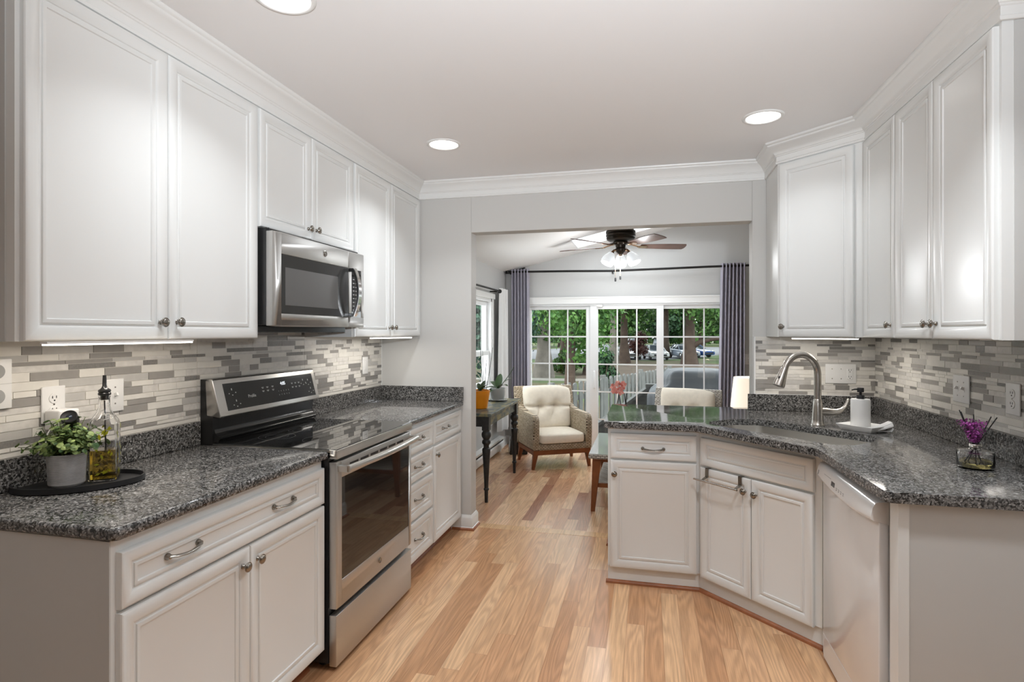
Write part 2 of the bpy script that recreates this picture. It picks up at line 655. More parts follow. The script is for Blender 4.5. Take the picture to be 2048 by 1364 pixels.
# walls of the kitchen
mb = MB().box(XL - 0.12, XL, YF - 0.1, YB2, -0.02, 2.6)
W_left = struct(obj('wall_left', mb, M_['wall']))
mb = MB().box(XR, XR + 0.12, YF - 0.1, YB2, -0.02, 2.6)
W_right = struct(obj('wall_right', mb, M_['wall']))
mb = MB().box(XL, XR, YF - 0.1, YF, -0.02, 2.6)
struct(obj('wall_front', mb, M_['rear']))
JL, JR, HD = -1.2244, 0.6468, 2.1162
mb = MB()
mb.box(XL - 0.12, JL, YB, YB2, -0.02, 3.2)
mb.box(JR, XSR + 0.1, YB, YB2, -0.02, 3.2)
mb.box(JL, JR, YB, YB2, HD, 3.2)
W_back = struct(obj('wall_back', mb, M_['wall'], bevel=(0.004, 2)))
mb = MB().box(XL - 0.12, XR + 0.12, YF - 0.1, YB, ZC, ZC + 0.1)
struct(obj('ceiling', mb, M_['ceil']))

# sunroom shell
WY0, WY1, WZ0, WZ1 = 5.05, 6.31, 0.78, 1.79
mb = MB()
mb.box(XSL - 0.12, XSL, YB2, WY0, -0.02, 2.3)
mb.box(XSL - 0.12, XSL, WY1, YS + 0.12, -0.02, 2.3)
mb.box(XSL - 0.12, XSL, WY0, WY1, -0.02, WZ0)
mb.box(XSL - 0.12, XSL, WY0, WY1, WZ1, 2.3)
struct(obj('wall_left', mb, M_['wall2']))
mb = MB().box(XSR, XSR + 0.12, YB2, YS + 0.12, -0.02, 3.3)
struct(obj('wall_right', mb, M_['wall2']))
DX0, DX1, DZ1 = -1.50, 0.98, 1.757
mb = MB()
mb.box(XSL - 0.12, DX0, YS, YS + 0.12, -0.02, 2.3)
mb.box(DX1, XSR + 0.12, YS, YS + 0.12, -0.02, 2.9)
for k in range(12):
    a, b = DX0 + (DX1 - DX0) * k / 12, DX0 + (DX1 - DX0) * (k + 1) / 12
    mb.box(a, b, YS, YS + 0.12, DZ1, zs(a) + 0.08)
mb.box(XSL, DX0, YS, YS + 0.12, 2.15, 2.3)
mb.box(DX1, XSR, YS, YS + 0.12, 2.7, zs(DX1) + 0.1)
struct(obj('wall_back', mb, M_['wall2']))
# sloping ceiling with a skylight opening
SKX0, SKX1, SKY0, SKY1 = -0.81, 0.30, 6.08, 6.66


def slab(mb, x0, x1, y0, y1, t=0.16):
    vs = [(x0, y0, zs(x0)), (x1, y0, zs(x1)), (x1, y1, zs(x1)), (x0, y1, zs(x0))]
    vs += [(x, y, z + t) for x, y, z in vs]
    mb.add(vs, [(0, 1, 2, 3), (7, 6, 5, 4), (0, 4, 5, 1), (1, 5, 6, 2), (2, 6, 7, 3), (3, 7, 4, 0)])


mb = MB()
slab(mb, XSL - 0.12, SKX0, YB2, YS + 0.25)
slab(mb, SKX1, XSR + 0.12, YB2, YS + 0.25)
slab(mb, SKX0, SKX1, YB2, SKY0)
slab(mb, SKX0, SKX1, SKY1, YS + 0.25)
struct(obj('ceiling', mb, M_['ceil']))
mb = MB()
for q in ((SKX0, SKX0 + 0.015, SKY0, SKY1), (SKX1 - 0.015, SKX1, SKY0, SKY1), (SKX0, SKX1, SKY0, SKY0 + 0.015), (SKX0, SKX1, SKY1 - 0.015, SKY1)):
    vs = [(x, y, zs(x) + 0.002) for x, y in ((q[0], q[2]), (q[1], q[2]), (q[1], q[3]), (q[0], q[3]))]
    vs += [(x, y, z + 0.15) for x, y, z in vs]
    mb.add(vs, [(0, 1, 2, 3), (7, 6, 5, 4), (0, 4, 5, 1), (1, 5, 6, 2), (2, 6, 7, 3), (3, 7, 4, 0)])
w2 = tag(obj('window_2', mb, M_['vinyl']), 'roof window letting daylight through the sloping ceiling', 'skylight', kind='structure')
mb = MB()
z0, z1 = zs(SKX0) + 0.13, zs(SKX1) + 0.13
mb.add([(SKX0, SKY0, z0), (SKX1, SKY0, z1), (SKX1, SKY1, z1), (SKX0, SKY1, z0)], [(0, 1, 2, 3)])
M_['frost'] = mat('frosted_skylight', (1, 1, 1), rough=0.4)
_nt = M_['frost'].node_tree
_tl = N(_nt, 'ShaderNodeBsdfTranslucent')
_tl.inputs['Color'].default_value = (0.95, 0.97, 1, 1)
_nt.links.new(_tl.outputs[0], [n for n in _nt.nodes if n.type == 'OUTPUT_MATERIAL'][0].inputs['Surface'])
obj('pane', mb, M_['frost'], w2)


# crown moulding: one mitred run
def sweep(mb, path, prof, mi=0):
    """prof: (out, z); out is to the right of travel"""
    n = len(path)
    rows = []
    for i in range(n):
        p = Vector(path[i])
        d0 = (Vector(path[i]) - Vector(path[i - 1])).normalized() if i else None
        d1 = (Vector(path[i + 1]) - Vector(path[i])).normalized() if i < n - 1 else None
        d0 = d0 or d1
        d1 = d1 or d0
        n0, n1 = Vector((d0.y, -d0.x)), Vector((d1.y, -d1.x))
        b = (n0 + n1).normalized()
        k = 1.0 / max(0.3, b.dot(n0))
        rows.append([(p.x + b.x * k * o_, p.y + b.y * k * o_, z) for o_, z in prof])
    m = len(prof)
    vs = [q for r in rows for q in r]
    fs = []
    for i in range(n - 1):
        for j in range(m):
            j2 = (j + 1) % m
            fs.append((i * m + j, (i + 1) * m + j, (i + 1) * m + j2, i * m + j2))
    fs.append([j for j in range(m)])
    fs.append([(n - 1) * m + j for j in range(m)][::-1])
    mb.add(vs, fs, mi)


CROWN = [(0, 2.370), (0.009, 2.370), (0.012, 2.375), (0.012, 2.381), (0.009, 2.384), (0.009, 2.412), (0.013, 2.414), (0.015, 2.419),
         (0.019, 2.421), (0.022, 2.428), (0.028, 2.438), (0.037, 2.449), (0.048, 2.458), (0.058, 2.464), (0.061, 2.468), (0.062, 2.473), (0.069, 2.477), (0.072, 2.482), (0.072, 2.4895), (0, 2.4895)]
LFX = -1.625        # frame plane of the left wall cabinets
CP = [(-1.922, 1.150), (LFX, 1.150), (LFX, YB), (0.727, YB), (0.727, 3.538), (1.069, 3.196), (1.069, 2.070), (1.347, 2.070)]
mb = MB()
sweep(mb, CP, CROWN)
struct(obj('trim_2', mb, M_['trim'], smooth=35))

# baseboards
BASE = [(0, 0.0), (0.024, 0.0), (0.022, 0.012), (0.015, 0.019), (0.013, 0.02), (0.013, 0.082), (0.010, 0.090), (0.006, 0.097), (0.004, 0.103), (0, 0.104)]
mb = MB()
sweep(mb, [(-1.375, YB), (JL, YB), (JL, YB2), (XSL, YB2)], BASE)
struct(obj('baseboard_back', mb, M_['trim'], smooth=35))
mb = MB()
sweep(mb, [(-1.36, YB - 0.014), (JL + 0.014, YB - 0.014), (JL + 0.014, YB2 + 0.014)], [(0, 0), (0.014, 0), (0.013, 0.008), (0.008, 0.015), (0, 0.018)])
struct(obj('trim_3', mb, M_['shoe'], smooth=35))
mb = MB()
sweep(mb, [(XSL, YS), (XSL, YB2)][::-1], BASE)
struct(obj('baseboard_left', mb, M_['trim'], smooth=35))
mb = MB()
sweep(mb, [(XSL, YS), (DX0 - 0.06, YS)], BASE)
sweep(mb, [(DX1 + 0.06, YS), (XSR, YS)], BASE)
struct(obj('baseboard_right', mb, M_['trim'], smooth=35))
# low wall behind the peninsula cabinets, with its own baseboard
mb = MB().box(-0.240, JR, 3.87, 3.95, -0.02, 0.878)
struct(obj('wall_back', mb, M_['wall']))
mb = MB()
sweep(mb, [(-0.240, 3.952), (-0.240, 3.80)], BASE)
struct(obj('baseboard_front', mb, M_['trim'], smooth=35))
mb = MB()
sweep(mb, [(-0.254, 3.966), (-0.254, 3.79)], [(0, 0), (0.014, 0), (0.013, 0.008), (0.008, 0.015), (0, 0.018)])
struct(obj('trim_4', mb, M_['shoe'], smooth=35))

# ------------------------------------------------------------------ mosaic tile
M_['t_white'] = mat('tile_white_glass', lin(226, 222, 214), rough=0.10, spec=0.5, var=0.04, vscale=20)
M_['t_marble'] = mat('tile_marble', lin(214, 210, 204), rough=0.22, var=0.10, vscale=38)
M_['t_grey'] = mat('tile_grey_glass', lin(156, 152, 147), rough=0.10, spec=0.55, var=0.05, vscale=30)
M_['t_dark'] = mat('tile_dark', lin(134, 131, 127), rough=0.22, var=0.14, vscale=160)
M_['t_lgrey'] = mat('tile_light_grey', lin(192, 189, 184), rough=0.14, var=0.05, vscale=30)
TILES = [M_['grout'], M_['t_white'], M_['t_marble'], M_['t_grey'], M_['t_dark'], M_['t_lgrey']]


def tile_field(parent, M, spans, seed):
    """spans: (x0, x1, z0, z1) rectangles in the wall's own plane; x right, y into the wall"""
    rnd = random.Random(seed)
    mb = MB().at(M)
    Z0, Z1 = min(s[2] for s in spans), max(s[3] for s in spans)
    X0, X1 = min(s[0] for s in spans), max(s[1] for s in spans)
    for a, b, c, d in spans:
        mb.box(a, b, -0.0045, 0, c, d, 0)
    g = 0.0021
    z = Z0 + 0.001
    last_h = 0
    while z < Z1 - 0.006:
        h = rnd.choice([0.0120, 0.0185, 0.0185, 0.0270, 0.0270])
        if h == last_h and rnd.random() < 0.6:
            h = rnd.choice([0.0120, 0.0185, 0.0270])
        last_h = h
        h = min(h, Z1 - 0.001 - z)
        x = X0 - rnd.uniform(0, 0.1)
        prev = 1
        while x < X1:
            lo = rnd.uniform(0.06, 0.19)
            if prev in (3, 4):
                mi = rnd.choices([1, 2, 5, 3], [52, 30, 12, 6])[0]
            else:
                mi = rnd.choices([1, 2, 3, 4, 5], [30, 16, 30, 16, 8])[0]
            prev = mi
            for a, b, c, d in spans:
                xa, xb = max(x, a + 0.001), min(x + lo - g, b - 0.001)
                if xb - xa > 0.006 and z >= c and z + h <= d + 0.0005:
                    dpt = 0.0075 if mi in (1, 3) else 0.0066
                    mb.box(xa, xb, -dpt, -0.003, z, z + h, mi)
            x += lo
        z += h + g
    return obj('mosaic_tile', mb, TILES, parent)


tile_field(W_left, T(XL, 0, 0) @ RZ(90), [(1.17, 2.10, 1.016, 1.378), (2.10, 2.90, 0.92, 1.44), (2.90, YB, 1.016, 1.378)], 3)
tile_field(W_back, T(0, YB, 0), [(0.664, XR, 1.016, 1.378)], 8)
tile_field(W_right, T(XR, 0, 0) @ RZ(-90), [(-YB, -1.98, 1.016, 1.378)], 21)
mb = MB().box(0.655, 0.664, YB - 0.009, YB, 1.016, 1.378)
mb.box(0.655, XR, YB - 0.0085, YB, 1.012, 1.0175)
obj('edge_trim', mb, M_['trim'], W_back)
mb = MB().box(XL, XL + 0.009, YB - 0.006, YB, 1.016, 1.378)
obj('edge_trim', mb, M_['trim'], W_left)

# ------------------------------------------------------------------ cabinets
PROF = [(0, 0), (0, .014), (.002, .0178), (.006, .0198), (.014, .0206), (.023, .0196), (.031, .0168), (.037, .0130), (.0385, .0100),
        (.0435, .0100), (.0450, .0138), (.0500, .0146), (.0545, .0134), (.0565, .0096), (.0605, .0085)]


def front_mesh(w, h, k=1.12):
    """a mitred frame with stepped moulding round a flat panel; local x 0..w, z 0..h, faces -y"""
    kk = min(k, 0.40 * min(w, h) / 0.0605)
    vs, fs = [], []
    for i_, d in PROF:
        i_ = i_ * kk
        vs += [(i_, -d, i_), (w - i_, -d, i_), (w - i_, -d, h - i_), (i_, -d, h - i_)]
    n = len(PROF)
    for r in range(n - 1):
        for q in range(4):
            q2 = (q + 1) % 4
            fs.append((r * 4 + q, r * 4 + q2, (r + 1) * 4 + q2, (r + 1) * 4 + q))
    fs.append([(n - 1) * 4 + q for q in range(4)])
    fs.append([3, 2, 1, 0])
    return mesh('front', MB().add(vs, fs), M_['cab'], smooth=30)


_k = MB().at(RX(90))
_k.lathe([(0.0, -0.002), (0.0085, -0.002), (0.0085, 0.001), (0.0055, 0.004), (0.005, 0.010), (0.006, 0.013), (0.012, 0.0145), (0.0158, 0.018), (0.0165, 0.0205), (0.0150, 0.0225), (0.0125, 0.0225), (0.0115, 0.0245), (0.0085, 0.0262), (0.0, 0.0265)], 20)
KNOB = mesh('knob', _k, M_['pewter'], smooth=40)
_h = MB()
_pp = []
for i in range(15):
    t = i / 14.0
    x = -0.056 + 0.112 * t
    y = -0.007 - 0.021 * math.sin(math.pi * t) ** 0.6
    z = -0.004 * math.sin(math.pi * t)
    _pp.append((x, y, z))
_h.tube(_pp, [0.0062 + 0.0015 * abs(math.cos(math.pi * i / 14.0)) for i in range(15)], 10, flat=0.55)
for sx in (-0.056, 0.056):
    _h.at(T(sx, 0, 0) @ RX(90)).lathe([(0.0, -0.001), (0.0095, -0.001), (0.0095, 0.004), (0.007, 0.008), (0.0065, 0.013), (0, 0.014)], 14)
HANDLE = mesh('handle', _h, M_['pewter'], smooth=45)
FT = 0.021     # how far a front stands before the frame


def front(cab, kind, x0, x1, z0, z1, knobs=(), handles=()):
    d = link(kind, front_mesh(x1 - x0, z1 - z0), cab, T(x0, 0, z0))
    for kx, kz in knobs:
        link('knob', KNOB, d, T(kx - x0, -0.0195, kz - z0))
    for hx, hz in handles:
        link('handle', HANDLE, d, T(hx - x0, -0.0098, hz - z0))
    return d


def base_body(cab, w, d=0.60, over=0.0, zt=0.878, ky=0.012):
    mb = MB().box(0, w, 0, d, 0.098, zt)
    mb.box(0.0, w + over, ky, d, 0.0, 0.098)
    return obj('body', mb, M_['cab'], cab)


def shoe(cab, x0, x1, y=0.012):
    mb = MB()
    sweep(mb, [(x1, y), (x0, y)][::-1], [(0, 0), (0.014, 0), (0.013, 0.008), (0.008, 0.015), (0, 0.019)])
    return obj('shoe_moulding', mb, M_['shoe'], cab, smooth=40)


FX = -1.312   # frame plane, left base cabinets
# two-door base cabinet with one wide drawer
c = thing('base_cabinet', 'white base cabinet with one wide two-handled drawer over two doors, nearest left', 'cabinet', (FX, 1.155, 0), 90, 'white base cabinets')
base_body(c, 0.947, ky=0.066)
front(c, 'drawer', 0.014, 0.944, 0.700, 0.846, handles=[(0.219, 0.779), (0.683, 0.779)])
front(c, 'door', 0.014, 0.4915, 0.097, 0.690, knobs=[(0.458, 0.634)])
front(c, 'door', 0.4945, 0.944, 0.097, 0.690, knobs=[(0.528, 0.634)])
shoe(c, 0.0, 0.947, 0.066)
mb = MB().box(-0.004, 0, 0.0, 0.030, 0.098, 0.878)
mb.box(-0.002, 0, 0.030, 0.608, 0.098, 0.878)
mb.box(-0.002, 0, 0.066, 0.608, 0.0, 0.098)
obj('side_panel', mb, M_['cab_shaded'], c)

# four-drawer base cabinet
c = thing('base_cabinet', 'narrow white base cabinet of four stacked drawers right of the oven', 'cabinet', (FX, 2.888, 0), 90, 'white base cabinets')
base_body(c, 0.434, ky=0.066)
hx = 0.217
for za, zb in ((0.712, 0.856), (0.552, 0.698), (0.335, 0.538), (0.097, 0.320)):
    front(c, 'drawer', 0.010, 0.426, za, zb, handles=[(hx, (za + zb) / 2 + 0.004)])
shoe(c, 0.0, 0.434, 0.066)

# drawer over one door
c = thing('base_cabinet', 'white base cabinet with small drawer over one door, against the grey wall', 'cabinet', (FX, 3.323, 0), 90, 'white base cabinets')
base_body(c, 0.550, ky=0.066)
front(c, 'drawer', 0.012, 0.538, 0.708, 0.856, handles=[(0.235, 0.781)])
front(c, 'door', 0.012, 0.538, 0.093, 0.694, knobs=[(0.040, 0.637)])
shoe(c, 0.0, 0.536, 0.066)

# peninsula cabinet
PY = 3.2325
c = thing('base_cabinet', 'white peninsula base cabinet with one drawer over one door beside the opening', 'cabinet', (-0.218, PY, 0), 0, 'white base cabinets')
base_body(c, 0.488, 0.62, over=0.008)
front(c, 'drawer', 0.014, 0.474, 0.706, 0.846, handles=[(0.246, 0.765)])
front(c, 'door', 0.014, 0.474, 0.097, 0.694, knobs=[(0.037, 0.620)])
shoe(c, -0.012, 0.49)

# diagonal sink cabinet
DIA = (0.2705, 3.2325)
c = thing('base_cabinet', 'white diagonal sink base cabinet with false drawer front and towel bar', 'cabinet', (DIA[0], DIA[1], 0), -45, 'white base cabinets')
DL = 0.676
mb = MB()
mb.box(0, DL, 0, 0.40, 0.098, 0.66)
mb.box(0, DL, 0, 0.02, 0.66, 0.878)
mb.box(-0.004, DL, 0.012, 0.40, 0.0, 0.098)
obj('body', mb, M_['cab'], c)
front(c, 'drawer_front', 0.021, 0.645, 0.694, 0.842)
front(c, 'door', 0.021, 0.328, 0.092, 0.682, knobs=[(0.298, 0.617)])
front(c, 'door', 0.332, 0.642, 0.092, 0.682, knobs=[(0.358, 0.614)])
shoe(c, -0.01, DL)

# towel bar hooked over the sink cabinet's door
t = thing('towel_bar', 'brushed steel towel bar hooked over the sink cabinet door', 'towel bar', (DIA[0], DIA[1], 0), -45)
mb = MB()
for hx in (0.070, 0.272):
    hk = MB()
    hk.box(hx - 0.010, hx + 0.010, -0.0245, -0.0225, 0.640, 0.6855)
    hk.box(hx - 0.010, hx + 0.010, -0.0245, 0.0015, 0.6835, 0.6855)
    hk.add([(hx - 0.010, -0.0225, 0.642), (hx + 0.010, -0.0225, 0.642), (hx + 0.006, -0.062, 0.630), (hx - 0.006, -0.062, 0.630),
            (hx - 0.010, -0.0225, 0.639), (hx + 0.010, -0.0225, 0.639), (hx + 0.006, -0.062, 0.627), (hx - 0.006, -0.062, 0.627)],
           [(0, 1, 2, 3), (7, 6, 5, 4), (0, 4, 5, 1), (1, 5, 6, 2), (2, 6, 7, 3), (3, 7, 4, 0)])
    obj('hook', hk, M_['pewter'], t)
mb.tube([(0.022, -0.064, 0.626), (0.285, -0.064, 0.626)], 0.0052, 12)
mb.at(T(0.022, -0.064, 0.626)).lathe([(0.0, -0.004), (0.007, -0.003), (0.007, 0.003), (0.0, 0.004)], 12)
obj('bar', mb, M_['nickel'], t, smooth=40)

# end panel closing the run beside the dishwasher
c = thing('end_panel', 'tall white end panel with front stile closing the run beside the dishwasher', 'panel', (0.752, 1.985, 0), 0)
obj('stile', MB().box(0, 0.03, 0, 0.062, 0, 0.878), M_['cab'], c)
obj('panel', MB().box(0.030, 0.596, 0.004, 0.062, 0, 0.878), M_['cab_shaded'], c)

# --- wall cabinets
ZU, ZT = 1.379, 2.362


def wall_body(cab, w, d, z0=ZU, z1=2.371):
    mb = MB().box(0, w, 0, d, z0, z1)
    return obj('body', mb, M_['cab'], cab)


DW_ = 0.298
c = thing('wall_cabinet', 'widest white two-door wall cabinet left of the microwave', 'cabinet', (LFX, 1.155, 0), 90, 'white wall cabinets')
wall_body(c, 0.943, DW_)
front(c, 'door', 0.012, 0.476, ZU + 0.001, ZT, knobs=[(0.444, 1.438)])
front(c, 'door', 0.4795, 0.940, ZU + 0.001, ZT, knobs=[(0.512, 1.440)])
obj('side_panel', MB().box(-0.003, 0, 0.03, DW_, ZU, 2.369), M_['cab_shaded'], c)
c = thing('wall_cabinet', 'short white two-door wall cabinet directly above the microwave', 'cabinet', (LFX, 2.100, 0), 90, 'white wall cabinets')
wall_body(c, 0.810, DW_, 1.857)
front(c, 'door', 0.010, 0.393, 1.858, ZT, knobs=[(0.362, 1.908)])
front(c, 'door', 0.397, 0.800, 1.858, ZT, knobs=[(0.428, 1.911)])
c = thing('wall_cabinet', 'white two-door wall cabinet right of the microwave, against the grey wall', 'cabinet', (LFX, 2.912, 0), 90, 'white wall cabinets')
wall_body(c, 0.9615, DW_)
front(c, 'door', 0.008, 0.475, ZU + 0.001, ZT, knobs=[(0.443, 1.436)])
front(c, 'door', 0.479, 0.952, ZU + 0.001, ZT, knobs=[(0.507, 1.437)])

# diagonal corner wall cabinet (the body is five-sided)
c = thing('wall_cabinet', 'white diagonal corner wall cabinet with one door above the faucet', 'cabinet', (0.727, 3.538, 0), -45, 'white wall cabinets')
LD = 0.4837
inv = (T(0.727, 3.538, 0) @ RZ(-45)).inverted()
poly = [(0.727, 3.538), (1.069, 3.196), (1.347, 3.196), (1.347, YB - 0.009), (0.727, YB - 0.009)]
obj('body', MB().at(inv).prism(poly, ZU, 2.371), M_['cab'], c)
front(c, 'door', 0.018, 0.428, ZU + 0.001, ZT, knobs=[(0.044, 1.438)])
c = thing('wall_cabinet', 'narrow white single-door wall cabinet next to the corner cabinet', 'cabinet', (1.069, 3.195, 0), -90, 'white wall cabinets')
wall_body(c, 0.380, 0.278)
front(c, 'door', 0.006, 0.376, ZU + 0.001, ZT, knobs=[(0.343, 1.438)])
c = thing('wall_cabinet', 'white two-door wall cabinet at the near end of the right wall', 'cabinet', (1.069, 2.814, 0), -90, 'white wall cabinets')
wall_body(c, 0.742, 0.278)
front(c, 'door', 0.004, 0.341, ZU + 0.001, ZT, knobs=[(0.313, 1.437)])
front(c, 'door', 0.345, 0.729, ZU + 0.001, ZT, knobs=[(0.373, 1.437)])
obj('side_panel', MB().box(0.742, 0.745, 0.032, 0.278, ZU, 2.369), M_['cab_shaded'], c)

# lit strips under the wall cabinets
for nm, lab, M, w in (('under_cabinet_light', 'lit strip light under the wide left wall cabinet', T(-1.56, 1.18, 1.378) @ RZ(90), 0.50),
                      ('under_cabinet_light', 'lit strip light under the wall cabinet right of the microwave', T(-1.56, 3.02, 1.378) @ RZ(90), 0.56),
                      ('under_cabinet_light', 'lit strip light under the diagonal corner wall cabinet', T(0.80, 3.52, 1.378) @ RZ(-45), 0.36)):
    t = thing(nm, lab, 'light', M.to_translation(), math.degrees(M.to_euler().z), 'strip lights under the wall cabinets')
    obj('housing', MB().box(0, w, -0.012, 0.012, -0.006, 0.0), M_['white'], t)
    obj('diffuser', MB().box(0.004, w - 0.004, -0.011, 0.011, -0.0105, -0.006), M_['strip'], t)

# ------------------------------------------------------------------ granite worktops


def rounded(poly, r, seg=5):
    """round the corners of a polygon; r may be a list"""
    out = []
    n = len(poly)
    for i in range(n):
        p, a, b = Vector(poly[i]), Vector(poly[i - 1]), Vector(poly[(i + 1) % n])
        rr = r[i] if isinstance(r, (list, tuple)) else r
        if rr <= 0:
            out.append(tuple(p))
            continue
        u, v = (a - p).normalized(), (b - p).normalized()
        th = math.acos(max(-1, min(1, u.dot(v))))
        d = rr / math.tan(th / 2)
        ct = p + (u + v).normalized() * (rr / math.sin(th / 2))
        s0, s1 = p + u * d - ct, p + v * d - ct
        ang = s0.angle(s1)
        cr = s0.x * s1.y - s0.y * s1.x
        for k in range(seg + 1):
            w = (ang * k / seg) * (1 if cr > 0 else -1)
            out.append((ct.x + s0.x * math.cos(w) - s0.y * math.sin(w), ct.y + s0.x * math.sin(w) + s0.y * math.cos(w)))
    return out


def counter_mesh(name, outer, eased, z0, z1, hole=None):
    """slab with a rounded nose along the eased edges (booleans per outer edge)"""
    bm = bmesh.new()
    vs = [bm.verts.new((x, y, z1)) for x, y in outer]
    es = [bm.edges.new((vs[i], vs[(i + 1) % len(vs)])) for i in range(len(vs))]
    hs = []
    if hole:
        hv = [bm.verts.new((x, y, z1)) for x, y in hole]
        hs = [bm.edges.new((hv[i], hv[(i + 1) % len(hv)])) for i in range(len(hv))]
        bmesh.ops.triangle_fill(bm, use_beauty=True, use_dissolve=False, edges=es + hs)
    else:
        bm.faces.new(vs)
    top = list(bm.faces)
    bmesh.ops.recalc_face_normals(bm, faces=top)
    if top[0].normal.z < 0:
        bmesh.ops.reverse_faces(bm, faces=top)
    g = bmesh.ops.extrude_face_region(bm, geom=top)
    bmesh.ops.translate(bm, verts=[e for e in g['geom'] if isinstance(e, bmesh.types.BMVert)], vec=(0, 0, -(z1 - z0)))
    bmesh.ops.recalc_face_normals(bm, faces=bm.faces)
    n = len(outer)
    segs = [(outer[i], outer[(i + 1) % n]) for i in range(n) if eased[i]]

    def onseg(p, q):
        for a, b in segs:
            if (abs(p.x - a[0]) + abs(p.y - a[1]) < 1e-4 and abs(q.x - b[0]) + abs(q.y - b[1]) < 1e-4) or (abs(q.x - a[0]) + abs(q.y - a[1]) < 1e-4 and abs(p.x - b[0]) + abs(p.y - b[1]) < 1e-4):
                return True
        return False
    be = [e for e in bm.edges if abs(e.verts[0].co.z - e.verts[1].co.z) < 1e-6 and onseg(e.verts[0].co, e.verts[1].co)]
    bmesh.ops.bevel(bm, geom=be, offset=0.011, segments=4, profile=0.5, affect='EDGES', clamp_overlap=True)
    me = bpy.data.meshes.new(name)
    bm.to_mesh(me)
    bm.free()
    me.materials.append(M_['granite'])
    me.shade_smooth()
    me.set_sharp_from_angle(angle=R(40))
    return me


ZW0, ZW1 = 0.880, 0.914
CX = -1.284
o = rounded([(XL + 0.001, 1.143), (CX, 1.143), (CX, 2.106), (XL + 0.001, 2.106)], [0, 0.022, 0.0, 0])
w = thing('worktop', 'grey speckled granite worktop carrying the potted plant, left of the range', 'worktop', (0, 0, 0), 0, 'granite worktops')
n_ = len(o)
link('slab', counter_mesh('slab', o, [1] * (n_ - 2) + [1, 0], ZW0, ZW1), w)
obj('upstand', MB().box(XL + 0.001, XL + 0.021, 1.16, 2.106, ZW1 + 0.0005, 1.0155), M_['granite'], w, bevel=(0.002, 1))
o = [(XL + 0.001, 2.886), (CX, 2.886), (CX, YB - 0.001), (XL + 0.001, YB - 0.001)]
w = thing('worktop', 'grey speckled granite worktop between the range and the grey wall', 'worktop', (0, 0, 0), 0, 'granite worktops')
link('slab', counter_mesh('slab', o, [1, 1, 0, 0], ZW0, ZW1), w)
obj('upstand', MB().box(XL + 0.001, XL + 0.021, 2.886, YB - 0.022, ZW1 + 0.0005, 1.0155), M_['granite'], w, bevel=(0.002, 1))
obj('upstand', MB().box(XL + 0.001, CX + 0.004, YB - 0.021, YB - 0.001, ZW1 + 0.0005, 1.0155), M_['granite'], w, bevel=(0.002, 1))

outer = [(-0.238, 3.165), (0.258, 3.140), (0.696, 2.632), (0.711, 1.966), (XR - 0.001, 1.966), (XR - 0.001, YB - 0.001), (JR + 0.001, YB - 0.001), (JR - 0.002, 3.975), (-0.238, 3.960)]
ro = rounded(outer, [0.02, 0.03, 0.03, 0.016, 0, 0, 0, 0, 0.01], 4)
ease = []
for i in range(len(ro)):
    p, q = ro[i], ro[(i + 1) % len(ro)]
    mx, my = (p[0] + q[0]) / 2, (p[1] + q[1]) / 2
    ease.append(0 if (mx > XR - 0.01 or (my > YB - 0.05 and mx > JR - 0.01)) else 1)


def dg(s, t):      # s along the diagonal front, t into the corner
    return ((s + t) / math.sqrt(2), (t - s) / math.sqrt(2))


# sink bowl outline: s runs right along the front, t to the back
SK = [(-2.045, 2.492), (-1.385, 2.492), (-1.325, 2.560), (-1.325, 2.730), (-1.385, 2.872), (-2.000, 2.872), (-2.095, 2.760), (-2.095, 2.560)]
hole = rounded([dg(s, t) for s, t in SK], 0.06, 4)
w = thing('worktop', 'L-shaped grey granite worktop holding the sink and running out as a peninsula', 'worktop', (0, 0, 0), 0, 'granite worktops')
link('slab', counter_mesh('slab', ro, ease, ZW0, ZW1, hole), w)
obj('upstand', MB().box(0.618, XR - 0.022, YB - 0.021, YB - 0.001, ZW1 + 0.0005, 1.0155), M_['granite'], w, bevel=(0.002, 1))
obj('upstand', MB().box(XR - 0.021, XR - 0.001, 1.98, YB - 0.001, ZW1 + 0.0005, 1.0155), M_['granite'], w, bevel=(0.002, 1))

# undermounted stainless sink
sk = thing('sink', 'undermounted stainless steel sink bowl set diagonally in the worktop', 'sink', (0, 0, 0.70))
cx = sum(p[0] for p in hole) / len(hole)
cy = sum(p[1] for p in hole) / len(hole)
mb = MB()
vs, fs = [], []
n_ = len(hole)
lv = [(1.03, 0.1785), (1.03, 0.1600), (1.02, 0.02), (0.98, 0.004), (0.90, 0.0), (0.05, -0.006)]
for k, z in lv:
    vs += [(cx + (x - cx) * k, cy + (y - cy) * k, z) for x, y in hole]
for r in range(len(lv) - 1):
    for q in range(n_):
        q2 = (q + 1) % n_
        fs.append((r * n_ + q, r * n_ + q2, (r + 1) * n_ + q2, (r + 1) * n_ + q))
fs.append([(len(lv) - 1) * n_ + q for q in range(n_)])
mb.add(vs, fs)
obj('bowl', mb, M_['steel'], sk, smooth=50)
obj('drain', MB().lathe([(0.0, -0.004), (0.042, -0.004), (0.042, 0.0), (0.03, 0.002), (0, -0.001)], 20, (cx, cy, 0)), M_['chrome'], sk, smooth=40)

# ------------------------------------------------------------------ range
rg = thing('range', 'stainless steel electric range with black glass cooktop and oven window', 'stove', (-1.25, 2.113, 0), 90)
RW = 0.767
mb = MB().box(0.001, RW - 0.001, 0.036, 0.655, 0.032, 0.900)
obj('body', mb, M_['blackmetal'], rg)
for fx in (0.06, RW - 0.06):
    for fy in (0.09, 0.58):
        obj('foot', MB().lathe([(0.0, 0), (0.022, 0), (0.022, 0.012), (0.012, 0.016), (0.012, 0.034), (0, 0.034)], 14, (fx, fy, 0)), M_['blackmatte'], rg, smooth=40)
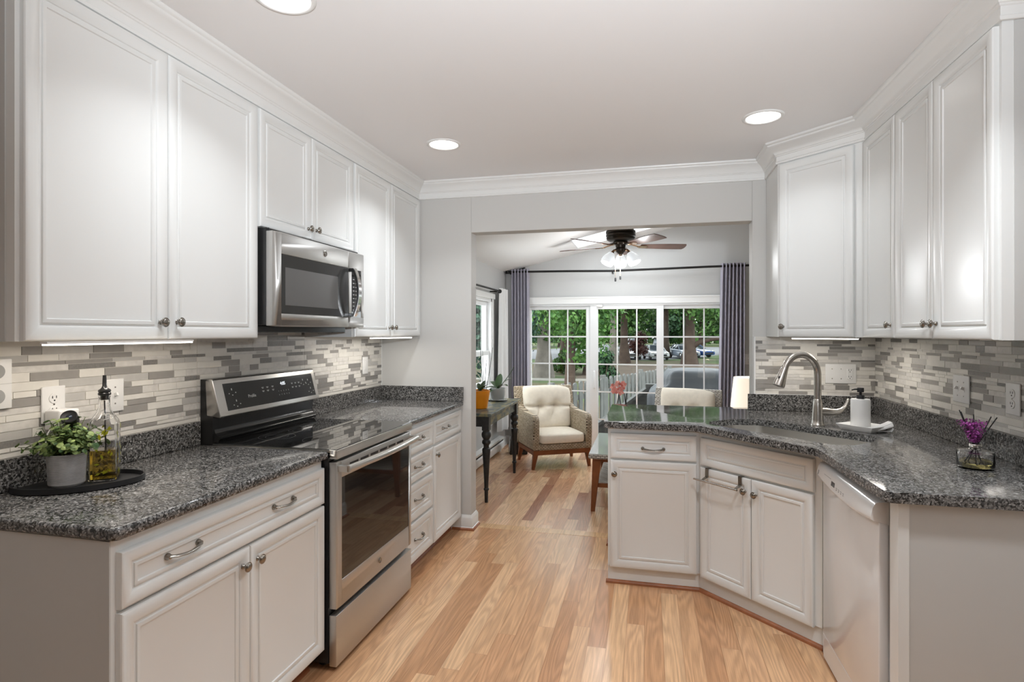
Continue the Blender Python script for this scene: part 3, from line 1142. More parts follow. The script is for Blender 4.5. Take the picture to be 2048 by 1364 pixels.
# oven door
mb = MB()
zd0, zd1, wx0, wx1, wz0, wz1 = 0.258, 0.866, 0.045, RW - 0.036, 0.366, 0.795
mb.box(0.002, wx0, 0, 0.034, zd0, zd1)
mb.box(wx1, RW - 0.002, 0, 0.034, zd0, zd1)
mb.box(wx0, wx1, 0, 0.034, zd0, wz0)
mb.box(wx0, wx1, 0, 0.034, wz1, zd1)
dr = obj('oven_door', mb, M_['steelv'], rg, bevel=(0.003, 2), smooth=40)
obj('window', MB().box(wx0, wx1, 0.0015, 0.02, wz0, wz1), M_['blackglass'], dr)
mb = MB()
for k in range(6):
    a = 0.11 + k * 0.095
    mb.box(a, a + 0.075, -0.0006, 0.002, 0.832, 0.843)
obj('vent', mb, M_['blackmatte'], dr)
mb = MB()
pts = []
for i in range(17):
    t = i / 16
    pts.append((0.022 + (RW - 0.044) * t, -0.040 - 0.020 * math.sin(math.pi * t), 0.838))
mb.tube(pts, 0.0155, 14, flat=1.0)
for ex in (0.026, RW - 0.026):
    mb.box(ex - 0.012, ex + 0.012, -0.042, 0.001, 0.826, 0.850)
obj('handle', mb, M_['steel'], dr, smooth=50)
mb = MB().at(T(0.394, 0, 0.312) @ RX(90))
mb.lathe([(0, 0.0), (0.0135, 0.0), (0.0135, 0.002), (0.0125, 0.003), (0.0115, 0.0022), (0, 0.0022)], 28)
em = obj('emblem', mb, M_['pewter'], dr, smooth=40)
mb = MB()
text_mb(mb, 'GE', 0.011, T(0.394, -0.0024, 0.312) @ RX(90), 0, 0.0003)
obj('monogram', mb, M_['chrome'], dr)
# storage drawer
mb = MB().box(0.002, RW - 0.002, 0.0, 0.034, 0.020, 0.232)
obj('storage_drawer', mb, M_['steelv'], rg, bevel=(0.003, 2), smooth=40)
# cooktop
mb = MB().box(0.0, RW, -0.004, 0.03, 0.880, 0.9165)
mb.box(0.0, 0.006, 0.03, 0.60, 0.905, 0.9165)
mb.box(RW - 0.006, RW, 0.03, 0.60, 0.905, 0.9165)
obj('cooktop_frame', mb, M_['steel'], rg, bevel=(0.0025, 2), smooth=40)
obj('cooktop', MB().box(0.004, RW - 0.004, 0.0, 0.60, 0.908, 0.9195), M_['cooktop'], rg, bevel=(0.0015, 1))
mb = MB()
for bx, by, br in ((0.21, 0.17, 0.105), (0.56, 0.17, 0.085), (0.21, 0.43, 0.080), (0.56, 0.43, 0.095), (0.385, 0.43, 0.05)):
    for r0 in (br, br * 0.62):
        mb.lathe([(r0, 0.0), (r0, 0.0002), (r0 + 0.0012, 0.0002), (r0 + 0.0012, 0.0)], 48, (bx, by, 0.9195), cap=False)
obj('burner_marking', mb, mat('burner_print', (0.07, 0.07, 0.07), rough=0.3), rg)
# backguard
mb = MB().box(0.001, RW - 0.001, 0.600, 0.662, 0.90, 1.197)
lip = [(0.604, 1.04), (0.602, 0.985), (0.596, 0.962), (0.585, 0.952), (0.574, 0.948), (0.569, 0.943), (0.569, 0.937), (0.576, 0.932), (0.580, 0.921), (0.604, 0.921)]


def xprism(mb, prof, x0, x1, mi=None):
    n = len(prof)
    vs = [(x0, y, z) for y, z in prof] + [(x1, y, z) for y, z in prof]
    fs = [list(range(n)), list(range(n, 2 * n))[::-1]] + [(i, n + i, n + (i + 1) % n, (i + 1) % n) for i in range(n)]
    mb.add(vs, fs, mi)


xprism(mb, lip, 0.012, RW - 0.012)
obj('backguard', mb, M_['blackmetal'], rg, smooth=40, bevel=None)
pb, pt = Vector((0.557, 1.034)), Vector((0.601, 1.197))
mb = MB()
xprism(mb, [(pb.x, pb.y), (pb.x + 0.006, pb.y - 0.004), (0.63, pb.y + 0.004), (0.638, pt.y - 0.004), (pt.x + 0.006, pt.y + 0.004), (pt.x, pt.y)], 0.0, RW)
cp = obj('control_panel', mb, M_['steel'], rg, bevel=(0.004, 2), smooth=45)
sl = (pt - pb).length
ang = math.degrees(math.atan2(pt.y - pb.y, pt.x - pb.x))      # tilt of the face from the horizontal
PM = T(0, pb.x, pb.y) @ RX(ang)                                # local x along, y up the slope, z out of the face
mb = MB().at(PM).box(0.052, RW - 0.030, sl * 0.13, sl * 0.86, -0.004, 0.0012)
gl = obj('display_glass', mb, M_['smokeglass'], cp)
mb = MB()
text_mb(mb, 'Profile', 0.021, PM @ T(0.225, sl * 0.43, 0.0014), 0, 0.0002)
for r_, row in enumerate(((0.31, 0.345, 0.385), (0.31, 0.345, 0.385))):
    for q in row:
        mb.at(PM @ T(q, sl * (0.62 - 0.10 * r_), 0.0013)).box(-0.008, 0.008, -0.0012, 0.0012, 0, 0.0003)
        mb.at(PM @ T(q, sl * (0.595 - 0.10 * r_), 0.0013)).box(-0.005, 0.005, -0.001, 0.001, 0, 0.0003)
for r_ in range(2):
    for q in range(3):
        mb.at(PM @ T(0.545 + q * 0.03, sl * (0.63 - 0.12 * r_), 0.0013)).box(-0.007, 0.007, -0.0012, 0.0012, 0, 0.0003)
        mb.at(PM @ T(0.545 + q * 0.03, sl * (0.605 - 0.12 * r_), 0.0013)).box(-0.005, 0.005, -0.001, 0.001, 0, 0.0003)
mb.at(Matrix())
for i, ch in enumerate('1234567890'):
    text_mb(mb, ch, 0.009, PM @ T(0.425 + (i % 5) * 0.02, sl * (0.44 if i < 5 else 0.33), 0.0014), 0, 0.0002)
for bx, by in ((0.10, 0.66), (0.115, 0.34), (0.645, 0.66), (0.69, 0.64), (0.70, 0.36)):
    mb.at(PM @ T(bx, sl * by, 0.0013)).box(-0.0025, 0.0025, 0, 0.009, 0, 0.0003)
    for dx, dy in ((-0.02, -0.014), (0.022, -0.012), (0.0, -0.022)):
        mb.at(PM @ T(bx + dx, sl * by + dy, 0.0013)).box(-0.003, 0.003, -0.002, 0.002, 0, 0.0003)
obj('lettering', mb, M_['glyph'], gl)
mb = MB()
text_mb(mb, '4:05', 0.024, PM @ T(0.47, sl * 0.66, 0.0014), 0, 0.0002)
obj('clock_digits', mb, M_['digits'], gl)

# ------------------------------------------------------------------ microwave
mw = thing('microwave', 'over-the-range stainless microwave with dark window, hung under the short cabinet', 'microwave', (-1.545, 2.106, 0), 90)
MW = 0.797
mb = MB().box(0.004, MW - 0.004, 0.034, 0.366, 1.434, 1.853)
mb.box(0.010, MW - 0.06, 0.080, 0.366, 1.404, 1.434)
obj('body', mb, M_['blackmetal'], mw, bevel=(0.003, 1))
obj('vent_edge', MB().box(0.006, 0.010, 0.022, 0.034, 1.440, 1.850), M_['blackmatte'], mw)
z0, z1 = 1.432, 1.837
mb = MB()
mb.box(0.0, 0.060, 0, 0.033, z0, z1)
mb.box(0.060, 0.629, 0, 0.033, z0, 1.487)
mb.box(0.060, 0.629, 0, 0.033, 1.745, z1)
dr = obj('door', mb, M_['steelv'], mw, bevel=(0.004, 2), smooth=40)
obj('window', MB().box(0.060, 0.629, 0.001, 0.02, 1.487, 1.745), M_['smokeglass'], dr)
obj('screen', MB().box(0.089, 0.525, 0.0003, 0.003, 1.524, 1.690), M_['smoke2'], dr)
mb = MB().at(T(0.405, 0, 1.791) @ RX(90))
mb.lathe([(0, 0.0), (0.0145, 0.0), (0.0145, 0.002), (0.013, 0.003), (0.012, 0.0022), (0, 0.0022)], 28)
obj('emblem', mb, M_['pewter'], dr, smooth=40)
mb = MB()
text_mb(mb, 'GE', 0.012, T(0.405, -0.0024, 1.791) @ RX(90), 0, 0.0003)
obj('monogram', mb, M_['chrome'], dr)


def bow(y0, y1, depth, w, x, zc, hh, t):
    """a vertical bowed bar of rectangular section"""
    m_ = MB()
    n = 16
    vs, fs = [], []
    for i in range(n + 1):
        a = -1 + 2 * i / n
        yy = y0 - depth * (1 - a * a)
        z = zc + hh * a
        vs += [(x - w / 2, yy - t, z), (x + w / 2, yy - t, z), (x + w / 2, yy, z), (x - w / 2, yy, z)]
    for i in range(n):
        for q in range(4):
            q2 = (q + 1) % 4
            fs.append((i * 4 + q, i * 4 + q2, (i + 1) * 4 + q2, (i + 1) * 4 + q))
    fs += [(3, 2, 1, 0), (n * 4, n * 4 + 1, n * 4 + 2, n * 4 + 3)]
    return m_.add(vs, fs)


mb = bow(-0.018, 0, 0.030, 0.030, 0.640, 1.617, 0.128, 0.012)
mb.box(0.627, 0.653, -0.022, 0.002, 1.489, 1.507)
mb.box(0.627, 0.653, -0.022, 0.002, 1.727, 1.745)
hd = obj('handle', mb, M_['blackmetal'], dr, bevel=(0.002, 1), smooth=40)
obj('chrome_face', bow(-0.0302, 0, 0.030, 0.0285, 0.641, 1.617, 0.128, 0.003), M_['chrome'], hd, smooth=40)
mb = MB()
mb.box(0.631, 0.665, 0, 0.033, 1.487, 1.745)
mb.box(0.631, MW, 0, 0.033, z0, 1.487)
mb.box(0.631, MW, 0, 0.033, 1.745, z1)
mb.box(0.762, MW, 0, 0.033, 1.487, 1.745)
cp = obj('control_panel', mb, M_['steelv'], mw, bevel=(0.004, 2), smooth=40)
obj('keypad', MB().box(0.660, 0.764, 0.001, 0.02, 1.487, 1.745), M_['blackglass'], cp)
mb = MB()
rnd = random.Random(2)
for r_ in range(10):
    for q in range(3):
        zz = 1.690 - r_ * 0.0205
        xx = 0.684 + q * 0.028
        mb.box(xx - 0.008, xx + 0.008, 0.0004, 0.0012, zz - 0.0018, zz + 0.0018)
obj('lettering', mb, M_['glyph'], cp)
mb = MB()
text_mb(mb, '4:05', 0.021, T(0.712, 0.0006, 1.722) @ RX(90), 0, 0.0002)
obj('clock_digits', mb, M_['digits'], cp)

# ------------------------------------------------------------------ dishwasher
dw = thing('dishwasher', 'white built-in dishwasher with curved control console under the worktop', 'dishwasher', (0.730, 2.698, 0), -90)
WW = 0.612
mb = MB().box(0.003, WW - 0.003, 0.034, 0.58, 0.02, 0.874)
obj('body', mb, M_['appl'], dw)
obj('door', MB().box(0, WW, 0.004, 0.034, 0.112, 0.782), M_['appl'], dw, bevel=(0.004, 3), smooth=40)
obj('kick_plate', MB().box(0, WW, 0.006, 0.034, 0.008, 0.108), M_['appl'], dw, bevel=(0.002, 1))


def console(u, v):
    x = WW * u
    zl = 0.788 - 0.022 * (1 - (2 * u - 1) ** 2)
    zt = 0.848
    pr = [(0.034, zt), (0.004, zt), (-0.006, zt - 0.004), (-0.014, zt - 0.02), (-0.020, zl + 0.012), (-0.019, zl + 0.003), (-0.012, zl - 0.002), (0.006, zl - 0.006)]
    k = v * (len(pr) - 1)
    i = min(int(k), len(pr) - 2)
    f = k - i
    return (x, pr[i][0] * (1 - f) + pr[i + 1][0] * f, pr[i][1] * (1 - f) + pr[i + 1][1] * f)


mb = MB().grid(console, 16, 7)
for u, rev in ((0.0, False), (1.0, True)):
    vs = [console(u, j / 7) for j in range(8)] + [(WW * u, 0.034, 0.775)]
    mb.add(vs, [list(range(9)) if rev else list(range(9))[::-1]])
cs = obj('console', mb, M_['appl'], dw, smooth=50)


def onface(x, z, y_off=-0.0006):
    zl = 0.788 - 0.022 * (1 - (2 * x / WW - 1) ** 2)
    t = ((0.848 - 0.02) - z) / ((0.848 - 0.02) - (zl + 0.012))
    return -0.014 - 0.006 * t + y_off


def face_quad(mb, xa, xb, za, zb):
    vs = []
    for off in (-0.0008, 0.002):
        vs += [(xa, onface(xa, za, off), za), (xb, onface(xb, za, off), za), (xb, onface(xb, zb, off), zb), (xa, onface(xa, zb, off), zb)]
    mb.add(vs, [(0, 1, 2, 3), (7, 6, 5, 4), (0, 4, 5, 1), (1, 5, 6, 2), (2, 6, 7, 3), (3, 7, 4, 0)])


mb = MB()
face_quad(mb, 0.192, 0.232, 0.793, 0.811)
obj('display', mb, M_['blackglass'], cs)
mb = MB()
for k in range(7):
    face_quad(mb, 0.095 + k * 0.013, 0.104 + k * 0.013, 0.815, 0.8165)
for k in range(4):
    face_quad(mb, 0.25 + k * 0.026, 0.262 + k * 0.026, 0.797, 0.799)
    face_quad(mb, 0.254 + k * 0.026, 0.260 + k * 0.026, 0.789, 0.7935)
face_quad(mb, 0.015, 0.024, 0.797, 0.815)
obj('lettering', mb, mat('grey_print', (0.30, 0.30, 0.30), rough=0.5), cs)
# narrow filler between dishwasher and sink cabinet
obj('filler', MB().box(-0.048, -0.002, 0.018, 0.036, 0.0, 0.878), M_['cab'], dw)

# ------------------------------------------------------------------ recessed ceiling lights
cl_labels = {0: 'large recessed ceiling light nearest the camera, top of the photo',
             1: 'recessed ceiling light near the left wall cabinets above the range',
             2: 'recessed ceiling light on the right, above the sink'}
ring = mesh('trim_ring', MB().lathe([(0.100, 0.0), (0.0985, -0.004), (0.092, -0.007), (0.083, -0.006), (0.080, -0.002), (0.080, 0.0)], 40, cap=False), M_['trim'], smooth=60)
lens = mesh('lens', MB().lathe([(0.0805, -0.0015), (0.06, -0.003), (0.03, -0.0036), (0.0, -0.0038)], 40, cap=False), M_['lens'], smooth=60)
for i, (x, y, _k) in enumerate(DOWNLIGHTS):
    t = thing('ceiling_light', cl_labels.get(i, 'recessed ceiling light behind the camera'), 'light', (x, y, ZC), 0, 'recessed ceiling lights')
    link('trim_ring', ring, t)
    link('lens', lens, t)

t = thing('fill_light_stand', 'added stand and reflector for the ceiling fill light, unseen behind the camera', 'lamp', (UPLIGHT[0], UPLIGHT[1], 0))  # made-up lamp body that carries the added fill spot, out of view
obj('base', MB().lathe([(0, 0), (0.14, 0), (0.14, 0.015), (0.02, 0.035), (0, 0.035)], 28), M_['nickel'], t, smooth=40)
obj('pole', MB().lathe([(0, 0.03), (0.013, 0.03), (0.013, 1.62), (0, 1.62)], 16), M_['nickel'], t, smooth=40)
_q = UPDIR.to_track_quat('Z', 'Y').to_matrix().to_4x4()
obj('reflector', MB().at(T(0, 0, UPLIGHT[2]) @ _q).lathe([(0, -0.105), (0.05, -0.10), (0.12, -0.06), (0.155, 0.0), (0.15, 0.0), (0.115, -0.055), (0.05, -0.092), (0, -0.097)], 36), M_['ceramic'], t, smooth=60)

# ------------------------------------------------------------------ switch and outlet plates
PLW, PLH = 0.074, 0.120


def plate_mesh(w, h=PLH):
    return mesh('plate', MB().box(-w / 2, w / 2, -0.006, 0, -h / 2, h / 2), M_['white'], bevel=(0.004, 3), smooth=40)


_o = MB()
for dz in (-0.020, 0.020):
    _o.at(T(0, -0.0055, dz) @ RX(90)).lathe([(0, 0.0), (0.0168, 0.0), (0.0168, 0.0022), (0.0155, 0.003), (0, 0.003)], 20, mi=0)
    for sx in (-0.0063, 0.0063):
        _o.at(T(sx, -0.0085, dz + 0.004)).box(-0.0011, 0.0011, -0.0006, 0.001, -0.0042, 0.0042, 1)
    _o.at(T(0, -0.0085, dz - 0.007) @ RX(90)).lathe([(0, 0), (0.0026, 0), (0.0026, 0.0006), (0, 0.0006)], 10, mi=1)
_o.at(T(0, -0.0062, 0) @ RX(90)).lathe([(0, 0), (0.003, 0), (0.003, 0.001), (0, 0.001)], 10, mi=2)
OUTLET = mesh('receptacle', _o, [M_['white'], M_['dark'], M_['nickel']], smooth=30)
_t = MB()
_t.box(-0.0048, 0.0048, -0.0068, -0.004, -0.012, 0.012)
_t.at(RX(-22)).box(-0.0036, 0.0036, -0.019, -0.004, -0.0065, 0.0055)
for dz in (-0.030, 0.030):
    _t.at(T(0, -0.0062, dz) @ RX(90)).lathe([(0, 0), (0.0028, 0), (0.0028, 0.001), (0, 0.001)], 10, mi=1)
TOGGLE = mesh('toggle', _t, [M_['white'], M_['nickel']], smooth=30)
_d = MB().box(-0.0165, 0.0165, -0.0085, -0.004, -0.033, 0.033)
DECORA = mesh('rocker', _d, M_['white'], bevel=(0.0015, 2), smooth=40)


def plate(label, cat, loc, rz, w, bits, h=PLH):
    t = thing('switch_plate' if 'switch' in cat else 'outlet', label, cat, loc, rz)
    link('plate', plate_mesh(w, h), t)
    for nm, me, x in bits:
        link(nm, me, t, T(x, 0, 0))
    return t


TW = 0.0078
SCREW = [mesh('screw', MB().at(T(0, -0.0058, dz) @ RX(90)).lathe([(0, 0), (0.0032, 0), (0.0032, 0.001), (0, 0.001)], 10), M_['nickel']) for dz in (-0.03, 0.03)]
plate('white duplex wall outlet above the potted plant, with an adapter plugged in', 'outlet', (XL + TW, 1.478, 1.166), 90, 0.078, [('receptacle', OUTLET, 0)])
plate('white toggle switch plate on the mosaic behind the oil bottle', 'switch plate', (XL + TW, 1.700, 1.172), 90, 0.074, [('toggle', TOGGLE, 0)])
plate('white switch plate at the far end of the left mosaic', 'switch plate', (XL + TW, 3.613, 1.176), 90, 0.076, [('rocker', DECORA, 0)])
plate('wide three-gang white plate with two blank halves and an outlet behind the faucet', 'outlet', (1.151, YB - TW, 1.151), 0, 0.172, [('rocker', DECORA, 0.050), ('receptacle', OUTLET, 0.050), ('screw', SCREW[0], -0.048), ('screw', SCREW[1], -0.048), ('screw', SCREW[0], 0.002), ('screw', SCREW[1], 0.002)])
plate('double toggle switch plate on the right mosaic wall', 'switch plate', (XR - TW, 2.886, 1.156), -90, 0.134, [('toggle', TOGGLE, -0.025), ('toggle', TOGGLE, 0.025)])
plate('white duplex wall outlet at the right edge, above the reed diffuser', 'outlet', (XR - TW, 2.522, 1.153), -90, 0.086, [('receptacle', OUTLET, 0)])
# wall panel with two speaker roundels, at the left edge
t = thing('wall_intercom', 'white wall panel with two round speaker grilles at the left edge', 'intercom', (XL + TW, 1.292, 1.247), 90)
obj('plate', MB().box(-0.055, 0.055, -0.012, 0, -0.076, 0.076), M_['white'], t, bevel=(0.003, 2), smooth=40)
obj('divider', MB().box(-0.054, 0.054, -0.0125, -0.011, -0.0008, 0.0008), M_['glyph'], t)
for dz in (-0.038, 0.038):
    mb = MB().at(T(0.012, -0.012, dz) @ RX(90))
    mb.lathe([(0.0, 0.0), (0.022, 0.0), (0.022, 0.002), (0.018, 0.003), (0.0, 0.001)], 24)
    obj('grille', mb, mat('grille_grey', (0.35, 0.35, 0.34), rough=0.6) if dz < 0 else bpy.data.materials['grille_grey'], t, smooth=40)

# plug-in adapter in the left outlet
t = thing('power_adapter', 'blocky white plug-in adapter in the outlet above the potted plant', 'adapter', (XL + TW, 1.478, 1.125), 90)
obj('body', MB().box(-0.034, 0.036, -0.070, -0.009, -0.040, 0.026), M_['white'], t, bevel=(0.006, 3), smooth=40)
obj('cable', MB().tube([(-0.03, -0.03, -0.036), (-0.045, -0.03, -0.06), (-0.048, -0.035, -0.12), (-0.03, -0.05, -0.195)], 0.0022, 8), M_['white'], t, smooth=60)

# ------------------------------------------------------------------ faucet
fc = thing('faucet', 'brushed nickel gooseneck pull-down faucet with curved side lever', 'faucet', (0.873, 3.300, ZW1), 0)
mb = MB().lathe([(0.0, 0.0), (0.034, 0.0), (0.034, 0.004), (0.0305, 0.008), (0.0285, 0.03), (0.0265, 0.07), (0.0235, 0.105), (0.0205, 0.134), (0.0175, 0.140), (0.0, 0.140)], 28)
obj('base', mb, M_['nickel'], fc, smooth=40)
fd = Vector((-0.925, -0.38, 0))      # spout swings over the bowl
r0 = 0.098
pts = [Vector((0, 0, 0.13)), Vector((0, 0, 0.20)), Vector((0, 0, 0.268))]
for i in range(1, 17):
    a = math.pi * i / 16 * 0.90
    pts.append(fd * (r0 * (1 - math.cos(a))) + Vector((0, 0, 0.268 + r0 * 1.08 * math.sin(a))))
obj('spout', MB().tube(pts, [0.0178] * 3 + [0.0172] * 16, 18), M_['nickel'], fc, smooth=60)
e, dv = pts[-1], (pts[-1] - pts[-2]).normalized()
hp = [e - dv * 0.004, e, e + dv * 0.012, e + dv * 0.05, e + dv * 0.085, e + dv * 0.096, e + dv * 0.098]
obj('spray_head', MB().tube(hp, [0.0176, 0.0185, 0.0195, 0.0240, 0.0295, 0.0295, 0.020], 20), M_['nickel'], fc, smooth=50)
side = Vector((-fd.y, fd.x, 0))
bp = e + dv * 0.055 - Vector((0, -0.0, 0)) + side * 0.0 + Vector((-0.012, -0.017, 0.0))
mb = MB().at(T(*bp)).sq(0.007, 0.006, 0.014, 1.0, 1.0, 8, 12)
obj('button', mb, M_['blackmatte'], fc, smooth=80)
hd = Vector((0.972, 0.10, 0)).normalized()
hpts = [Vector((0, 0, 0.072)) + hd * d + Vector((0, 0, z)) for d, z in ((0.012, 0.0), (0.045, 0.0), (0.07, -0.002), (0.095, 0.001), (0.118, 0.010), (0.136, 0.028), (0.146, 0.050), (0.150, 0.064), (0.151, 0.070))]
obj('lever', MB().tube(hpts, [0.0225, 0.0225, 0.020, 0.0165, 0.0125, 0.0098, 0.0078, 0.0066, 0.003], 16), M_['nickel'], fc, smooth=60)
hb = MB().tube([Vector((0, 0, 0.078)) + hd * 0.022, Vector((0, 0, 0.084)) + hd * 0.045, Vector((0, 0, 0.080)) + hd * 0.075, Vector((0, 0, 0.074)) + hd * 0.10], [0.006, 0.009, 0.008, 0.003], 12)
obj('lever_ridge', hb, M_['nickel'], fc, smooth=60)

# ------------------------------------------------------------------ soap dish, dispenser, cloth
ax = Vector((1.05 - 0.958, 3.077 - 3.184)).normalized()
tz = math.degrees(math.atan2(ax.y, ax.x))
t = thing('soap_dish', 'shallow white rectangular ceramic dish beside the faucet', 'dish', (1.0495, 3.1801, ZW1), tz)
a0, b0, a1, b1 = 0.073, 0.064, 0.092, 0.081
mb = MB()
vs = []
for k, (a, b, z) in enumerate(((a0, b0, 0), (a1, b1, 0.030), (a1 - 0.005, b1 - 0.005, 0.030), (a0 - 0.004, b0 - 0.004, 0.006))):
    vs += [(-a, -b, z), (a, -b, z), (a, b, z), (-a, b, z)]
fs = [(3, 2, 1, 0), (12, 13, 14, 15)]
for r_ in range(3):
    fs += [(r_ * 4 + q, r_ * 4 + (q + 1) % 4, (r_ + 1) * 4 + (q + 1) % 4, (r_ + 1) * 4 + q) for q in range(4)]
mb.add(vs, fs)
obj('dish', mb, M_['ceramic'], t, bevel=(0.0015, 2), smooth=50)
t = thing('soap_dispenser', 'white ceramic soap dispenser bottle with black pump on the dish', 'dispenser', (1.052, 3.226, ZW1 + 0.0062), 0)
obj('bottle', MB().lathe([(0, 0), (0.043, 0), (0.0445, 0.003), (0.0445, 0.140), (0.042, 0.146), (0.030, 0.1475), (0, 0.1475)], 36), M_['ceramic'], t, smooth=40)
mb = MB().lathe([(0, 0.147), (0.0185, 0.147), (0.0185, 0.164), (0.017, 0.166), (0.006, 0.166), (0.006, 0.181), (0.0145, 0.181), (0.0155, 0.183), (0.0155, 0.201), (0.014, 0.203), (0, 0.203)], 24)
mb.tube([(-0.01, -0.002, 0.196), (-0.03, -0.007, 0.195), (-0.043, -0.010, 0.1915)], [0.0042, 0.0036, 0.003], 8)
obj('pump', mb, M_['blackmatte'], t, smooth=40)
M_['towel'] = mat('white_cloth', (0.78, 0.77, 0.75), rough=0.9, bump=0.4, bscale=900)
t = thing('wash_cloth', 'small folded white ribbed cloth lying in the dish by the dispenser', 'cloth', (1.0935, 3.138, ZW1 + 0.0065), tz + 62)


def cloth_fn(u, v):
    x = -0.045 + 0.11 * u
    y = -0.030 + 0.060 * v
    z = 0.004 + 0.020 * (0.4 + 0.6 * u) * (1 - (2 * v - 1) ** 4) + 0.0016 * math.sin(v * 38) + 0.022 * u ** 2
    return (x, y, z)


mb = MB().grid(cloth_fn, 14, 36)
mb.grid(lambda u, v: (cloth_fn(u, v)[0], cloth_fn(u, v)[1], 0.0 if u < 0.99 else cloth_fn(u, v)[2] * 0.5), 14, 36)
tag(obj('cloth', mb, M_['towel'], t, smooth=60))

# ------------------------------------------------------------------ reed diffuser
M_['clear'] = mat('clear_glass', (1, 1, 1), rough=0.0, trans=1.0, ior=1.45)
M_['oil_pale'] = mat('pale_oil', (0.75, 0.68, 0.28), rough=0.0, trans=1.0, ior=1.40)
t = thing('reed_diffuser', 'round clear glass reed diffuser with black reeds and purple dried flowers', 'diffuser', (1.152, 2.390, ZW1), 0)
mb = MB().lathe([(0, 0.0), (0.050, 0.0), (0.055, 0.004), (0.056, 0.010), (0.056, 0.056), (0.054, 0.062), (0.046, 0.066), (0.020, 0.069), (0.0165, 0.073), (0.0165, 0.088), (0.019, 0.090),
                 (0.0135, 0.0905), (0.0135, 0.070), (0.018, 0.0655), (0.045, 0.062), (0.0515, 0.057), (0.0525, 0.010), (0.050, 0.006), (0, 0.005)], 40)
obj('bottle', mb, M_['clear'], t, smooth=40)
obj('oil', MB().lathe([(0, 0.0055), (0.049, 0.0065), (0.052, 0.011), (0.052, 0.022), (0, 0.022)], 36), M_['oil_pale'], t, smooth=40)
obj('collar', MB().lathe([(0.0172, 0.074), (0.0195, 0.076), (0.0195, 0.080), (0.0172, 0.082), (0.0195, 0.084), (0.0172, 0.087)], 24, cap=False), M_['chrome'], t, smooth=40)
for tx, ty, tz_ in ((-0.050, -0.010, 0.203), (-0.044, 0.014, 0.206), (-0.001, 0.01, 0.192), (0.052, 0.006, 0.186), (0.075, 0.016, 0.182)):
    top = Vector((tx, ty, tz_))
    nk = Vector((tx * 0.13, ty * 0.2, 0.088))
    bt = nk + (nk - top).normalized() * 0.082
    bt.x = max(-0.045, min(0.045, bt.x))
    bt.z = max(bt.z, 0.012)
    obj('reed', MB().tube([bt, nk, top], 0.0019, 8), M_['blackmatte'], t, smooth=60)


def tuft(n, fn, size, fold=0.25, seed=1, aspect=0.6):
    """n little leaf blades; fn(rnd) -> (position, outward normal)"""
    rnd = random.Random(seed)
    mb = MB()
    tones = []
    for _ in range(n):
        p, nr = fn(rnd)
        nr = Vector(nr)
        if nr.length < 1e-6:
            nr = Vector((0, 0, 1))
        nr.normalize()
        d = Vector((rnd.gauss(0, 1), rnd.gauss(0, 1), rnd.gauss(0, 1)))
        d = (d - nr * d.dot(nr) * 0.6)
        if d.length < 1e-5:
            continue
        d.normalize()
        sd = nr.cross(d)
        if sd.length < 1e-5:
            continue
        sd.normalize()
        up = d.cross(sd)
        L = size * rnd.uniform(0.7, 1.3)
        w = L * aspect * 0.5
        p = Vector(p)
        a, b_ = p - d * L * 0.5, p + d * L * 0.5
        l_, r_ = p + sd * w + up * fold * L * 0.3, p - sd * w + up * fold * L * 0.3
        mb.add([a, l_, b_, r_], [(0, 1, 2), (0, 2, 3)])
        tn = rnd.random()
        tones += [(tn, tn, tn, 1)] * 2
    return mb, tones


def tuft_obj(name, mbt, m, parent=None, M=None):
    mb, tones = mbt
    me = mesh(name, mb, m, recalc=False)
    add_tone(me, tones)
    return link(name, me, parent, M)


M_['purple'] = leafmat('purple_flowers', lin(110, 40, 100), lin(190, 95, 180), 0.25)


def fl(rnd):
    h = rnd.random()
    r = 0.012 + 0.036 * h
    a = rnd.uniform(0, 6.283)
    q = math.sqrt(rnd.random())
    return (r * q * math.cos(a) - 0.004 - 0.012 * (h > 0.75) * rnd.random(), r * q * math.sin(a), 0.093 + 0.078 * h), (math.cos(a), math.sin(a), 0.6)


tuft_obj('flowers', tuft(620, fl, 0.0085, 0.4, 4, 0.8), M_['purple'], t)

# ------------------------------------------------------------------ black tray, plant, oil bottle, little round camera
TC = (-1.772, 1.455)
TRZ = 40.0
t = thing('tray', 'oval black tray holding the potted plant and oil bottle', 'tray', (TC[0], TC[1], ZW1), TRZ)
mb = MB()
n_ = 48
vs, fs = [], []
TA, TB = 0.176, 0.118
for k, z in ((0.93, 0.0), (1.0, 0.003), (1.0, 0.020), (0.97, 0.020), (0.955, 0.0065)):
    vs += [(TA * k * math.cos(2 * math.pi * q / n_), TB * k * math.sin(2 * math.pi * q / n_), z) for q in range(n_)]
for r_ in range(4):
    fs += [(r_ * n_ + q, r_ * n_ + (q + 1) % n_, (r_ + 1) * n_ + (q + 1) % n_, (r_ + 1) * n_ + q) for q in range(n_)]
fs += [list(range(n_))[::-1], [4 * n_ + q for q in range(n_)]]
obj('dish', mb.add(vs, fs), M_['blackmatte'], t, smooth=40)
ZTR = ZW1 + 0.0066

